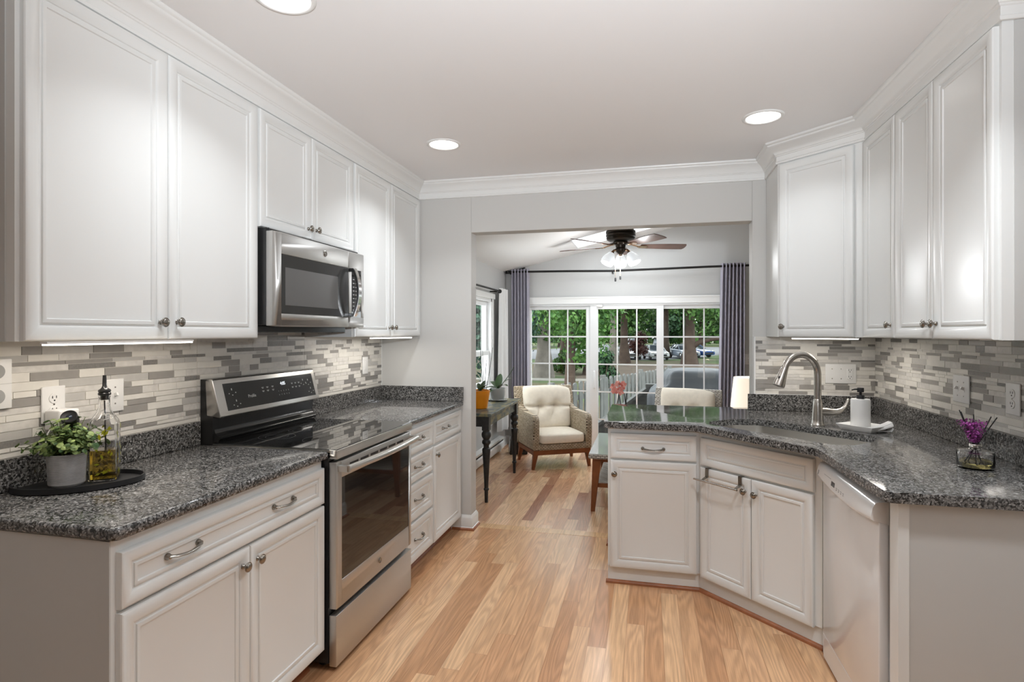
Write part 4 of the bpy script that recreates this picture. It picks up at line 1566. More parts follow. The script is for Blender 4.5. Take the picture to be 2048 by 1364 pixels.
M_['pot'] = mat('ribbed_grey_pot', lin(168, 166, 165), rough=0.6, var=0.10, vscale=60)
t = thing('potted_plant', 'small bushy green plant in a ribbed grey pot on the black tray', 'plant', (-1.795, 1.430, ZTR), 0)
prof = [(0, 0), (0.044, 0.0), (0.0475, 0.004)]
for k in range(22):
    z = 0.008 + k * 0.004
    prof += [(0.0490 + 0.004 * k / 22, z), (0.0482 + 0.004 * k / 22, z + 0.002)]
prof += [(0.0535, 0.098), (0.0530, 0.101), (0.0490, 0.101), (0.0480, 0.088), (0, 0.088)]
obj('pot', MB().lathe(prof, 40), M_['pot'], t, smooth=25)
obj('soil', MB().lathe([(0, 0.0895), (0.0475, 0.0895), (0.0475, 0.0885), (0, 0.0885)], 20), mat('soil', (0.03, 0.022, 0.015), rough=0.9), t)
rnd = random.Random(9)
st = MB()
lf = MB()
tones = []
for k in range(120):
    a = rnd.uniform(0, 6.283)
    ph = rnd.uniform(0.08, 1.0)
    L = rnd.uniform(0.070, 0.135) * (1.0 - 0.15 * ph)
    d0 = Vector((math.cos(a) * ph, math.sin(a) * ph, 0.95 - 0.45 * ph)).normalized()
    p = Vector((rnd.uniform(-0.02, 0.02), rnd.uniform(-0.02, 0.02), 0.09))
    pts = [p.copy()]
    for q in range(5):
        p = p + d0 * L / 5
        d0 = (d0 + Vector((0, 0, -0.11 * ph))).normalized()
        pts.append(p.copy())
    st.tube(pts, 0.0011, 5)
    for q in range(2, 6):
        for sgn in (-1, 1):
            c0 = pts[q]
            sd = d0.cross(Vector((rnd.gauss(0, 1), rnd.gauss(0, 1), rnd.gauss(0, 1))))
            if sd.length < 1e-4:
                continue
            sd.normalize()
            rr = rnd.uniform(0.0062, 0.0105)
            ctr = c0 + sd * rr * sgn
            nn = (d0 * 0.7 + sd.cross(d0) * rnd.uniform(-0.8, 0.8) + Vector((0, 0, 0.4))).normalized()
            u = (sd * sgn - nn * nn.dot(sd * sgn)).normalized()
            w = nn.cross(u)
            vs = [ctr + nn * 0.0012]
            for m_ in range(8):
                an = 2 * math.pi * m_ / 8
                vs.append(ctr + u * rr * math.cos(an) + w * rr * 0.9 * math.sin(an))
            lf.add(vs, [(0, 1 + m_, 1 + (m_ + 1) % 8) for m_ in range(8)])
            tn = rnd.random()
            tones += [(tn, tn, tn, 1)] * 8
obj('stems', st, mat('plant_stem', lin(96, 110, 66), rough=0.6), t)
M_['euc'] = leafmat('round_leaves', lin(58, 90, 54), lin(156, 174, 106), 0.2)
tuft_obj('leaves', (lf, tones), M_['euc'], t)

t = thing('oil_bottle', 'square glass oil bottle with leaf pattern, half full, metal pour spout', 'bottle', (-1.742, 1.512, ZTR), 38)
half = 0.040


def sqlathe(prof, e=0.28, n=32):
    """profile (half width, z, squareness 0 round..1 square)"""
    m_ = MB()
    vs, fs = [], []
    for r_, z, s_ in prof:
        for k in range(n):
            a = 2 * math.pi * k / n
            ex = 1 - (1 - e) * s_
            c, s2 = math.cos(a), math.sin(a)
            vs.append((r_ * math.copysign(abs(c) ** ex, c), r_ * math.copysign(abs(s2) ** ex, s2), z))
    for i in range(len(prof) - 1):
        for k in range(n):
            k2 = (k + 1) % n
            fs.append((i * n + k, i * n + k2, (i + 1) * n + k2, (i + 1) * n + k))
    fs.append(list(range(n))[::-1])
    fs.append([(len(prof) - 1) * n + k for k in range(n)])
    return m_.add(vs, fs)


mb = sqlathe([(0.036, 0.0, 1), (0.039, 0.003, 1), (0.040, 0.01, 1), (0.040, 0.175, 1), (0.038, 0.19, 0.8), (0.031, 0.206, 0.3), (0.021, 0.222, 0), (0.0165, 0.240, 0), (0.0150, 0.268, 0), (0.0165, 0.270, 0), (0.0165, 0.276, 0),
              (0.0125, 0.276, 0), (0.0125, 0.242, 0), (0.018, 0.222, 0), (0.028, 0.205, 0.3), (0.0345, 0.188, 0.8), (0.0365, 0.175, 1), (0.0365, 0.008, 1)])
obj('glass', mb, M_['clear'], t, smooth=40)
M_['oil'] = mat('olive_oil', (0.80, 0.55, 0.05), rough=0.0, trans=1.0, ior=1.42)
obj('oil', sqlathe([(0.0360, 0.0085, 1), (0.0362, 0.10, 1)]), M_['oil'], t, smooth=40)
M_['oliveleaf'] = mat('painted_olive_leaf', lin(150, 150, 30), rough=0.4)
rnd = random.Random(3)
for f in range(4):
    mb = MB()
    for q in range(15):
        cx_, cz_ = rnd.uniform(-0.028, 0.028), rnd.uniform(0.02, 0.175)
        an = rnd.uniform(0, 180)
        L = rnd.uniform(0.006, 0.012)
        mb.at(RZ(90 * f) @ T(cx_, -0.0402, cz_) @ RY(an))
        mb.add([(-L, 0, 0), (0, 0, L * 0.42), (L, 0, 0), (0, 0, -L * 0.42)], [(0, 1, 2, 3)])
    obj('painted_pattern', mb, M_['oliveleaf'], t)
mb = MB().lathe([(0, 0.262), (0.0122, 0.262), (0.0122, 0.276), (0.018, 0.277), (0.0185, 0.283), (0.016, 0.286), (0.0185, 0.289), (0.0175, 0.294), (0.010, 0.299), (0.0065, 0.306), (0.0052, 0.342), (0, 0.342)], 20)
obj('pour_spout', mb, M_['blackmetal'], t, smooth=40)
obj('pour_tube', MB().tube([(0, 0, 0.26), (0.002, 0, 0.16), (0.004, 0, 0.09)], 0.0022, 8), M_['blackmetal'], t)

t = thing('webcam', 'small black round camera peeking over the plant beside the adapter', 'camera', (-1.835, 1.475, ZTR), 40)
obj('stand', MB().lathe([(0, 0), (0.030, 0), (0.030, 0.004), (0.006, 0.010), (0.005, 0.19), (0, 0.19)], 20), M_['blackmatte'], t, smooth=40)
mb = MB().at(T(0, -0.012, 0.200) @ RX(55))
mb.lathe([(0, -0.018), (0.020, -0.018), (0.023, -0.012), (0.023, 0.020), (0.021, 0.022), (0.017, 0.018), (0.0, 0.016)], 28)
hd = obj('head', mb, M_['blackmatte'], t, smooth=40)
mb = MB().at(T(0, -0.012, 0.200) @ RX(55))
mb.lathe([(0, 0.0163), (0.009, 0.0163), (0.008, 0.0195), (0, 0.0215)], 20)
obj('lens', mb, mat('camera_lens', (0.05, 0.06, 0.08), rough=0.05, metal=0.6), hd, smooth=60)

# ------------------------------------------------------------------ patio door in the far wall
D1 = struct(thing('door_1', None, None, (0, YS, 0)))
mb = MB()
mb.box(DX0, DX0 + 0.035, -0.005, 0.10, 0.0, DZ1)
mb.box(DX1 - 0.035, DX1, -0.005, 0.10, 0.0, DZ1)
mb.box(DX0, DX1, -0.005, 0.10, DZ1 - 0.02, DZ1 + 0.002)
mb.box(DX0, DX1, -0.005, 0.12, -0.01, 0.028)
obj('jamb', mb, M_['vinyl'], D1)
mb = MB()
mb.box(DX0 - 0.06, DX1 + 0.06, -0.016, 0, DZ1, DZ1 + 0.088)
mb.box(DX0 - 0.06, DX1 + 0.06, -0.022, 0, DZ1 + 0.070, DZ1 + 0.088)
mb.box(DX0 - 0.06, DX1 + 0.06, -0.020, 0, DZ1, DZ1 + 0.012)
mb.box(DX0 - 0.06, DX0, -0.016, 0, 0, DZ1)
mb.box(DX1, DX1 + 0.06, -0.016, 0, 0, DZ1)
obj('casing', mb, M_['trim'], D1)


def leaf(x0, x1, gx0, gx1, y, sh=0.0):
    ZG0, ZG1 = 0.10, 1.692 + sh
    zb, zt = 0.028, DZ1 - 0.02
    m1 = MB()
    m1.box(x0, gx0, y, y + 0.04, zb, zt)
    m1.box(gx1, x1, y, y + 0.04, zb, zt)
    m1.box(gx0, gx1, y, y + 0.04, zb, ZG0)
    m1.box(gx0, gx1, y, y + 0.04, ZG1, zt)
    lf_ = obj('sash', m1, M_['vinyl'], D1, bevel=(0.003, 1))
    obj('pane', MB().add([(gx0, y + 0.02, ZG0), (gx1, y + 0.02, ZG0), (gx1, y + 0.02, ZG1), (gx0, y + 0.02, ZG1)], [(0, 1, 2, 3)]), M_['pane'], lf_)
    g = MB()
    for k in (1, 2):
        xx = gx0 + (gx1 - gx0) * k / 3
        g.box(xx - 0.008, xx + 0.008, y + 0.013, y + 0.019, ZG0, ZG1)
    for k in range(1, 5):
        zz = 1.692 - 0.3365 * k
        g.box(gx0, gx1, y + 0.0135, y + 0.0185, zz - 0.008, zz + 0.008)
    obj('glazing_bars', g, M_['vinyl'], lf_)
    return lf_


leaf(DX0 + 0.03, -0.690, -1.433, -0.742, 0.050)
s = leaf(-0.690, 0.182, -0.592, 0.101, 0.005, 0.0)
mb = MB()
pts = [(-0.636, 0.006, 0.73), (-0.636, -0.030, 0.74), (-0.636, -0.034, 0.80), (-0.636, -0.034, 0.88), (-0.636, -0.030, 0.925), (-0.636, 0.006, 0.935)]
mb.tube(pts, 0.012, 10)
mb.box(-0.655, -0.617, -0.001, 0.006, 0.70, 0.96)
obj('pull_handle', mb, M_['vinyl'], s, smooth=50)
obj('alarm_sensor', MB().box(-0.605, -0.535, -0.022, 0.004, 1.716, 1.748), M_['white'], s, bevel=(0.004, 2))
leaf(0.182, DX1 - 0.03, 0.172 + 0.012, 0.876, 0.050, 0.0)

# ------------------------------------------------------------------ window in the sunroom's left wall
W1 = struct(thing('window_1', None, None, (XSL, 0, 0)))
mb = MB()
mb.box(-0.10, 0.004, WY0, WY0 + 0.03, WZ0, WZ1)
mb.box(-0.10, 0.004, WY1 - 0.03, WY1, WZ0, WZ1)
mb.box(-0.10, 0.004, WY0, WY1, WZ1 - 0.03, WZ1)
mb.box(-0.10, 0.020, WY0, WY1, WZ0, WZ0 + 0.03)
obj('window_frame', mb, M_['vinyl'], W1)
mb = MB()
mb.box(0, 0.016, WY1, WY1 + 0.05, WZ0 - 0.05, WZ1)
mb.box(0, 0.016, WY0 - 0.05, WY0, WZ0 - 0.05, WZ1)
mb.box(0, 0.030, WY0 - 0.06, WY1 + 0.06, WZ1, WZ1 + 0.06)
mb.box(0, 0.045, WY0 - 0.07, WY1 + 0.07, WZ0 - 0.02, WZ0 + 0.005)
obj('casing', mb, M_['trim'], W1, bevel=(0.003, 1))
for z0, z1, xo in ((WZ0 + 0.03, 1.20, -0.045), (1.16, WZ1 - 0.03, -0.075)):
    mb = MB()
    mb.box(xo, xo + 0.03, WY0 + 0.03, WY0 + 0.085, z0, z1)
    mb.box(xo, xo + 0.03, WY1 - 0.085, WY1 - 0.03, z0, z1)
    mb.box(xo, xo + 0.03, WY0 + 0.085, WY1 - 0.085, z0, z0 + 0.05)
    mb.box(xo, xo + 0.03, WY0 + 0.085, WY1 - 0.085, z1 - 0.05, z1)
    sh = obj('sash', mb, M_['vinyl'], W1, bevel=(0.003, 1))
    xm = xo + 0.015
    obj('pane', MB().add([(xm, WY0 + 0.08, z0 + 0.04), (xm, WY1 - 0.075, z0 + 0.04), (xm, WY1 - 0.075, z1 - 0.04), (xm, WY0 + 0.08, z1 - 0.04)], [(0, 1, 2, 3)]), M_['pane'], sh)

# ------------------------------------------------------------------ curtain rods and curtains
M_['rod'] = mat('black_rod', (0.02, 0.019, 0.018), rough=0.35, metal=0.6)
t = thing('curtain_rod', 'long black curtain rod sagging slightly across the wall above the patio door', 'curtain rod', (0, 6.90, 0))
obj('rod', MB().tube([(-1.70, 0, 2.163), (-1.0, 0, 2.156), (-0.41, 0, 2.145), (0.2, 0, 2.156), (0.70, 0, 2.166), (1.20, 0, 2.170)], 0.0125, 12), M_['rod'], t, smooth=60)
for fx, fz in ((-1.70, 2.163), (1.20, 2.170)):
    obj('finial', MB().at(T(fx, 0, fz) @ RY(90)).lathe([(0, -0.03), (0.020, -0.028), (0.022, -0.02), (0.014, -0.012), (0.022, 0.0), (0.014, 0.012), (0.020, 0.022), (0.018, 0.03), (0, 0.032)], 16), M_['rod'], t, smooth=50)
for bx, bz in ((-1.66, 2.162), (-0.41, 2.145), (1.15, 2.169)):
    obj('bracket', MB().box(bx - 0.010, bx + 0.010, -0.006, 0.10, bz - 0.030, bz - 0.012), M_['rod'], t)
t = thing('curtain_rod', 'short black curtain rod with ball finial above the left window', 'curtain rod', (XSL, 0, 0))
obj('rod', MB().tube([(0.08, 4.75, 1.885), (0.08, 6.37, 1.885)], 0.011, 12), M_['rod'], t, smooth=60)
obj('finial', MB().at(T(0.08, 6.385, 1.885)).sq(0.024, 0.024, 0.024, 1, 1, 12, 16), M_['rod'], t, smooth=80)
for by in (4.85, 6.25):
    obj('bracket', MB().box(0.0, 0.085, by - 0.008, by + 0.008, 1.866, 1.88), M_['rod'], t)

M_['curtain'] = mat('grey_curtain', lin(168, 165, 177), rough=0.85, var=0.05, vscale=60)
M_['curtain_w'] = mat('white_curtain', (0.72, 0.72, 0.71), rough=0.85)


def curtain(name, label, x0, x1, xb0, xb1, y, zt, zb, folds, amp, m, along='x', seed=1, flare=0.0):
    rnd = random.Random(seed)
    ph = [rnd.uniform(0, 6.28) for _ in range(4)]

    def fn(u, v):
        a = x0 + (x1 - x0) * u
        b = xb0 + (xb1 - xb0) * (u + 0.03 * math.sin(9 * u + ph[2]) * v)
        xx = a + (b - a) * v
        w = math.sin(2 * math.pi * folds * u + ph[0] + 0.5 * math.sin(2.2 * v + 5 * u + ph[1]) * v)
        yy = amp * w * (0.9 + 0.35 * v * math.sin(3 * u + ph[3])) + 0.02 * v * math.sin(6 * u + ph[1])
        z = zt + (zb - zt) * v
        return (xx, yy, z) if along == 'x' else (yy, xx, z)
    mb = MB().grid(fn, folds * 14, 28)
    n0 = len(mb.v)
    # a second skin makes the cloth a real thickness
    off = 0.003
    mb.grid(lambda u, v: tuple(Vector(fn(u, v)) + Vector((0, off, 0) if along == 'x' else (off, 0, 0))), folds * 14, 28)
    t_ = obj(name, mb, m, smooth=60, M=T(0, y, 0) if along == 'x' else T(y, 0, 0), recalc=False)
    return tag(t_, label, 'curtain')


curtain('curtain', 'grey curtain gathered left of the patio door, behind the armchair', -1.665, -1.432, -1.66, -1.425, 6.90, 2.195, 0.02, 6, 0.034, M_['curtain'], seed=3)
curtain('curtain', 'grey curtain gathered at the right of the patio door, behind the table lamp', 0.815, 1.085, 0.775, 1.075, 6.90, 2.200, 0.02, 7, 0.034, M_['curtain'], seed=8)
curtain('curtain', 'white curtain panel hanging in the corner beside the left window', 6.40, 6.74, 6.385, 6.80, -1.672, 1.925, 0.25, 3, 0.020, M_['curtain_w'], along='y', seed=5)

# ------------------------------------------------------------------ baseboard heater, bin, plates
t = thing('baseboard_heater', 'white electric baseboard heater along the foot of the left sunroom wall', 'heater', (XSL + 0.014, 0, 0))
mb = MB()
pf = [(0, 0.03), (0.058, 0.03), (0.064, 0.045), (0.064, 0.105), (0.056, 0.118), (0.050, 0.118), (0.050, 0.128), (0.060, 0.150), (0.060, 0.160), (0.0, 0.170)]
n_ = len(pf)
vs = [(x, 4.10, z) for x, z in pf] + [(x, 6.62, z) for x, z in pf]
mb.add(vs, [list(range(n_)), list(range(n_, 2 * n_))[::-1]] + [(i, n_ + i, n_ + (i + 1) % n_, (i + 1) % n_) for i in range(n_)])
obj('case', mb, M_['white'], t)
obj('slot', MB().box(0.048, 0.0525, 4.12, 6.60, 0.1185, 0.138), M_['dark'], t)
for fy in (4.2, 5.4, 6.5):
    obj('foot', MB().box(0.01, 0.05, fy - 0.015, fy + 0.015, 0, 0.031), M_['white'], t)
t = thing('waste_bin', 'tapered black bin standing in the corner behind the console table', 'bin', (-1.475, 6.47, 0), 20)
mb = MB()
mb.taper((0, 0, 0.0), 0.105, 0.095, (0, 0, 0.40), 0.078, 0.075)
obj('body', mb, M_['blackmetal'], t, bevel=(0.012, 3), smooth=40)
obj('lid', MB().box(-0.084, 0.084, -0.080, 0.080, 0.400, 0.425), M_['blackmatte'], t, bevel=(0.006, 2))
plate('small white outlet low on the left sunroom wall, under the console table', 'outlet', (XSL, 6.30, 0.40), 90, 0.074, [('receptacle', OUTLET, 0)])
plate('white switch plate on the far wall right of the grey curtain', 'switch plate', (1.125, YS, 1.10), 0, 0.074, [('toggle', TOGGLE, 0)])

# ------------------------------------------------------------------ ceiling fan with lights
M_['bronze'] = mat('dark_bronze', (0.035, 0.028, 0.022), rough=0.28, metal=0.75)
M_['copper'] = mat('antique_copper', (0.42, 0.27, 0.17), rough=0.22, metal=1.0)
M_['blade'] = mat('walnut_blade', lin(92, 64, 52), rough=0.35, var=0.18, vscale=10)
M_['shade'] = mat('frosted_shade', (0.55, 0.57, 0.58), rough=0.3, emit=(0.92, 0.97, 1.0), es=0.55)
M_['bulb'] = mat('bulb', (1, 1, 1), emit=(1.0, 0.97, 0.92), es=8.0)
FX_, FY_ = -0.270, 5.90
fz = zs(FX_)
t = thing('ceiling_fan', 'dark bronze ceiling fan with five brown blades and three lit glass shades', 'ceiling fan', (FX_, FY_, 0))
obj('motor_housing', MB().lathe([(0, fz + 0.02), (0.085, fz + 0.02), (0.085, 2.475), (0.105, 2.462), (0.140, 2.450), (0.150, 2.436), (0.150, 2.418), (0.143, 2.412), (0.150, 2.404), (0.150, 2.388), (0.143, 2.382), (0.147, 2.372), (0.140, 2.352), (0.115, 2.335), (0, 2.335)], 36), M_['bronze'], t, smooth=35)
obj('hub', MB().lathe([(0, 2.336), (0.070, 2.336), (0.078, 2.322), (0.070, 2.306), (0.052, 2.296), (0.050, 2.270), (0.062, 2.256), (0.058, 2.236), (0.036, 2.222), (0.022, 2.206), (0, 2.200)], 28), M_['bronze'], t, smooth=40)
bl = MB()
outl = []
for i in range(11):
    a = i / 10
    outl.append((0.20 + 0.46 * a, 0.052 + 0.022 * math.sin(math.pi * min(1, a * 1.05) * 0.62)))
ring_ = [(x, -w) for x, w in outl] + [(0.672, -0.045), (0.676, 0.0), (0.672, 0.045)] + [(x, w) for x, w in outl[::-1]]
bl.prism(ring_, -0.003, 0.003)
BLADE = mesh('blade', bl, M_['blade'], bevel=(0.0015, 1))
ir = MB()
ir.tube([(0.06, 0, 0.022), (0.11, 0, 0.016), (0.16, 0, 0.004), (0.20, 0, -0.006)], [0.012, 0.010, 0.011, 0.012], 10, flat=0.6)
ir.prism([(0.175, -0.018), (0.215, -0.036), (0.262, -0.024), (0.285, 0.0), (0.262, 0.024), (0.215, 0.036), (0.175, 0.018)], -0.0085, -0.0035)
IRON = mesh('blade_iron', ir, M_['copper'], smooth=40)
for k in range(5):
    M = T(0, 0, 2.288) @ RZ(13.4 + 4 + 72 * k) @ RX(-11)
    link('blade', BLADE, t, M)
    link('blade_iron', IRON, t, M)
sh = MB().lathe([(0.030, 0.0), (0.036, -0.012), (0.052, -0.040), (0.064, -0.072), (0.068, -0.098), (0.060, -0.122), (0.057, -0.121), (0.064, -0.098), (0.060, -0.072), (0.048, -0.040), (0.032, -0.012), (0.027, 0.0)], 24, cap=False)
SHADE = mesh('glass_shade', sh, M_['shade'], smooth=70)
ARM = mesh('lamp_arm', MB().tube([(0.045, 0, 2.244), (0.075, 0, 2.240), (0.092, 0, 2.224), (0.100, 0, 2.206)], [0.012, 0.012, 0.015, 0.024], 12), M_['copper'], smooth=50)
for k in range(3):
    A = RZ(13.4 - 40 + 120 * k)
    link('lamp_arm', ARM, t, A)
    s = link('glass_shade', SHADE, t, A @ T(0.102, 0, 2.208) @ RY(-30))
    p = (A @ T(0.102, 0, 2.208) @ RY(-30)) @ Vector((0, 0, -0.155))
    point('fan_lamp', (FX_ + p.x, FY_ + p.y, p.z), 9.0, (0.97, 0.985, 1.0), 0.04)
for dx, dy, z in ((-0.052, -0.010, 1.965), (-0.004, 0.012, 1.985)):
    obj('pull_chain', MB().tube([(dx, dy, 2.23), (dx, dy, z)], 0.0016, 6), M_['copper'], t)
    obj('chain_weight', MB().lathe([(0, z - 0.040), (0.009, z - 0.038), (0.010, z - 0.02), (0.009, z - 0.002), (0, z)], 12, (dx, dy, 0)), M_['blackmatte'], t, smooth=50)

# ------------------------------------------------------------------ console table
M_['aged'] = mat('weathered_top', lin(84, 84, 74), rough=0.4)
_nt = M_['aged'].node_tree
_tc = N(_nt, 'ShaderNodeTexCoord')
_mp = N(_nt, 'ShaderNodeMapping')
_mp.inputs['Scale'].default_value = (1, 0.35, 1)
_no = N(_nt, 'ShaderNodeTexNoise', Scale=22.0, Detail=5.0)
_rp = ramp(_nt, [(0.30, lin(44, 48, 46)), (0.46, lin(86, 94, 90)), (0.58, lin(132, 122, 84)), (0.72, lin(150, 138, 92)), (0.85, lin(70, 76, 70))])
_nt.links.new(_tc.outputs['Object'], _mp.inputs['Vector'])
_nt.links.new(_mp.outputs[0], _no.inputs['Vector'])
_nt.links.new(_no.outputs['Fac'], _rp.inputs['Fac'])
_nt.links.new(_rp.outputs['Color'], _nt.nodes['Principled BSDF'].inputs['Base Color'])
M_['blackwood'] = mat('black_wood', (0.022, 0.021, 0.020), rough=0.38, var=0.3, vscale=40)
CTX0, CTX1, CTY0, CTY1, CTZ = -1.655, -1.245, 4.475, 5.600, 0.740
t = thing('console_table', 'black console table with turned legs and weathered top by the left window', 'table', (0, 0, 0))
obj('tabletop', MB().box(CTX0, CTX1, CTY0, CTY1, CTZ - 0.026, CTZ), M_['aged'], t, bevel=(0.005, 2))
mb = MB()
mb.box(CTX0 + 0.05, CTX1 - 0.045, CTY0 + 0.045, CTY0 + 0.065, 0.625, CTZ - 0.026)
mb.box(CTX0 + 0.05, CTX1 - 0.045, CTY1 - 0.065, CTY1 - 0.045, 0.625, CTZ - 0.026)
obj('end_apron', mb, M_['blackwood'], t)
mb = MB()
mb.box(CTX1 - 0.065, CTX1 - 0.045, CTY0 + 0.045, CTY1 - 0.045, 0.625, CTZ - 0.026)
mb.box(CTX0 + 0.045, CTX0 + 0.065, CTY0 + 0.045, CTY1 - 0.045, 0.625, CTZ - 0.026)
obj('side_apron', mb, M_['aged'], t)
lp = [(0, 0), (0.0135, 0), (0.0150, 0.06), (0.0155, 0.098), (0.021, 0.102), (0.023, 0.110), (0.021, 0.118), (0.0165, 0.122), (0.020, 0.20), (0.026, 0.31), (0.032, 0.40), (0.0345, 0.435), (0.032, 0.447), (0.0235, 0.452),
      (0.0215, 0.470), (0.0265, 0.480), (0.0345, 0.488), (0.0365, 0.498), (0.034, 0.512), (0.0255, 0.522), (0.030, 0.530), (0.0385, 0.545), (0.0400, 0.560), (0.0375, 0.577), (0.028, 0.590), (0.030, 0.598), (0, 0.598)]
lg = MB().lathe(lp, 24)
lg.box(-0.030, 0.030, -0.030, 0.030, 0.598, 0.713)
LEG = mesh('leg', lg, M_['blackwood'], smooth=35)
for lx in (CTX0 + 0.058, CTX1 - 0.055):
    for ly in (CTY0 + 0.055, CTY1 - 0.055):
        link('leg', LEG, t, T(lx, ly, 0))


def blade_leaf(mb, base, d, up, L, w, curl, n=12):
    """a broad arching leaf"""
    d, up = Vector(d).normalized(), Vector(up).normalized()
    sd = d.cross(up).normalized()
    p = Vector(base)
    rows = []
    for i in range(n + 1):
        a = i / n
        ww = w * (math.sin(math.pi * min(1, 0.08 + a * 0.92)) ** 0.7) * (1 if a < 0.99 else 0.1)
        dip = 0.25 * ww
        rows.append((p - sd * ww + up * dip, p.copy(), p + sd * ww + up * dip))
        dd = (d + Vector((0, 0, -curl)) * a).normalized()
        p = p + dd * L / n
    vs = [q for r_ in rows for q in r_]
    fs = []
    for i in range(n):
        for k in range(2):
            fs.append((i * 3 + k, i * 3 + k + 1, (i + 1) * 3 + k + 1, (i + 1) * 3 + k))
    mb.add(vs, fs)


M_['orchleaf'] = mat('orchid_leaf', lin(62, 84, 50), rough=0.35, var=0.15, vscale=30)
M_['orange'] = mat('orange_glaze', lin(226, 138, 20), rough=0.25, var=0.05)
t = thing('potted_plant', 'orange pot with short green leaves at the near end of the console table', 'plant', (-1.435, 4.80, CTZ))
obj('pot', MB().lathe([(0, 0), (0.058, 0), (0.064, 0.004), (0.080, 0.10), (0.088, 0.150), (0.089, 0.158), (0.084, 0.160), (0.080, 0.150), (0, 0.145)], 32), M_['orange'], t, smooth=40)
obj('bark', MB().lathe([(0, 0.1455), (0.079, 0.1455), (0.079, 0.149), (0, 0.152)], 20), mat('bark', (0.05, 0.03, 0.02), rough=0.9, var=0.4, vscale=120), t)
mb = MB()
for a, L, u in ((200, 0.11, 0.9), (20, 0.10, 0.75), (75, 0.13, 0.9), (320, 0.11, 0.6), (120, 0.10, 0.8)):
    blade_leaf(mb, (0, 0, 0.15), (math.cos(R(a)), math.sin(R(a)), u * 1.4), (0, 0, 1), L, 0.020, 0.35)
obj('leaves', mb, M_['orchleaf'], t, smooth=60)

t = thing('orchid', 'broad-leaved orchid in a clear glass pot at the far end of the console table', 'plant', (-1.425, 5.37, CTZ))
obj('saucer', MB().lathe([(0, 0), (0.085, 0), (0.097, 0.006), (0.099, 0.012), (0.094, 0.012), (0.084, 0.006), (0, 0.005)], 32), M_['clear'], t, smooth=40)
obj('pot', MB().lathe([(0, 0.0125), (0.060, 0.0125), (0.070, 0.06), (0.074, 0.125), (0.071, 0.127), (0.066, 0.06), (0.057, 0.018), (0, 0.017)], 32), mat('milky_glass', (0.75, 0.77, 0.76), rough=0.15, trans=0.6), t, smooth=40)
obj('bark', MB().lathe([(0, 0.018), (0.056, 0.019), (0.064, 0.06), (0.068, 0.105), (0, 0.112)], 24), mat('bark_mix', lin(150, 140, 122), rough=0.9, var=0.4, vscale=90), t, smooth=40)
mb = MB()
for a, L, w, u, c in ((190, 0.17, 0.036, 0.5, 1.2), (15, 0.19, 0.038, 1.3, 0.7), (90, 0.18, 0.036, 1.8, 0.5), (235, 0.15, 0.034, 0.2, 1.3), (330, 0.15, 0.033, 0.9, 1.0), (140, 0.16, 0.034, 1.0, 0.8)):
    blade_leaf(mb, (0, 0, 0.115), (math.cos(R(a)), math.sin(R(a)), u), (0, 0, 1), L, w, c)
obj('leaves', mb, M_['orchleaf'], t, smooth=60)
obj('spike', MB().tube([(0, 0, 0.11), (0.05, 0.0, 0.17), (0.11, 0.005, 0.25), (0.16, 0.01, 0.33)], 0.0035, 8), M_['orchleaf'], t, smooth=60)
t = thing('stick_vase', 'bundle of tall dark bare sticks in a small vase behind the orchid', 'vase', (-1.545, 5.30, CTZ))
obj('vase', MB().lathe([(0, 0), (0.026, 0), (0.030, 0.02), (0.026, 0.07), (0.017, 0.10), (0.020, 0.11), (0.016, 0.11), (0.013, 0.098), (0, 0.02)], 20), M_['ceramic'], t, smooth=50)
for tx, ty, tz_ in ((-0.030, -0.02, 0.52), (0.00, -0.05, 0.49), (0.075, 0.05, 0.52), (0.02, 0.03, 0.40)):
    obj('stick', MB().tube([(tx * 0.08, ty * 0.08, 0.021), (tx * 0.25, ty * 0.25, 0.11), (tx * 0.7, ty * 0.7, 0.33), (tx, ty, tz_)], [0.0035, 0.0033, 0.003, 0.002], 6), M_['blackwood'], t, smooth=60)

# ------------------------------------------------------------------ armchairs
M_['wick'] = wicker('wicker', (0.66, 0.56, 0.42), (0.46, 0.36, 0.24), (0.09, 0.06, 0.035))
M_['wick_w'] = wicker('pale_wicker', (0.72, 0.69, 0.64), (0.52, 0.48, 0.42), (0.12, 0.10, 0.08))
M_['teak'] = mat('brown_wood', lin(128, 74, 40), rough=0.38, var=0.18, vscale=14)
M_['beige'] = mat('beige_cushion', lin(236, 227, 211), rough=0.9, var=0.04, vscale=30, bump=0.15, bscale=600)


def yprism(mb, prof, x0, x1):
    n = len(prof)
    vs = [(x0, y, z) for y, z in prof] + [(x1, y, z) for y, z in prof]
    mb.add(vs, [list(range(n)), list(range(n, 2 * n))[::-1]] + [(i, n + i, n + (i + 1) % n, (i + 1) % n) for i in range(n)])


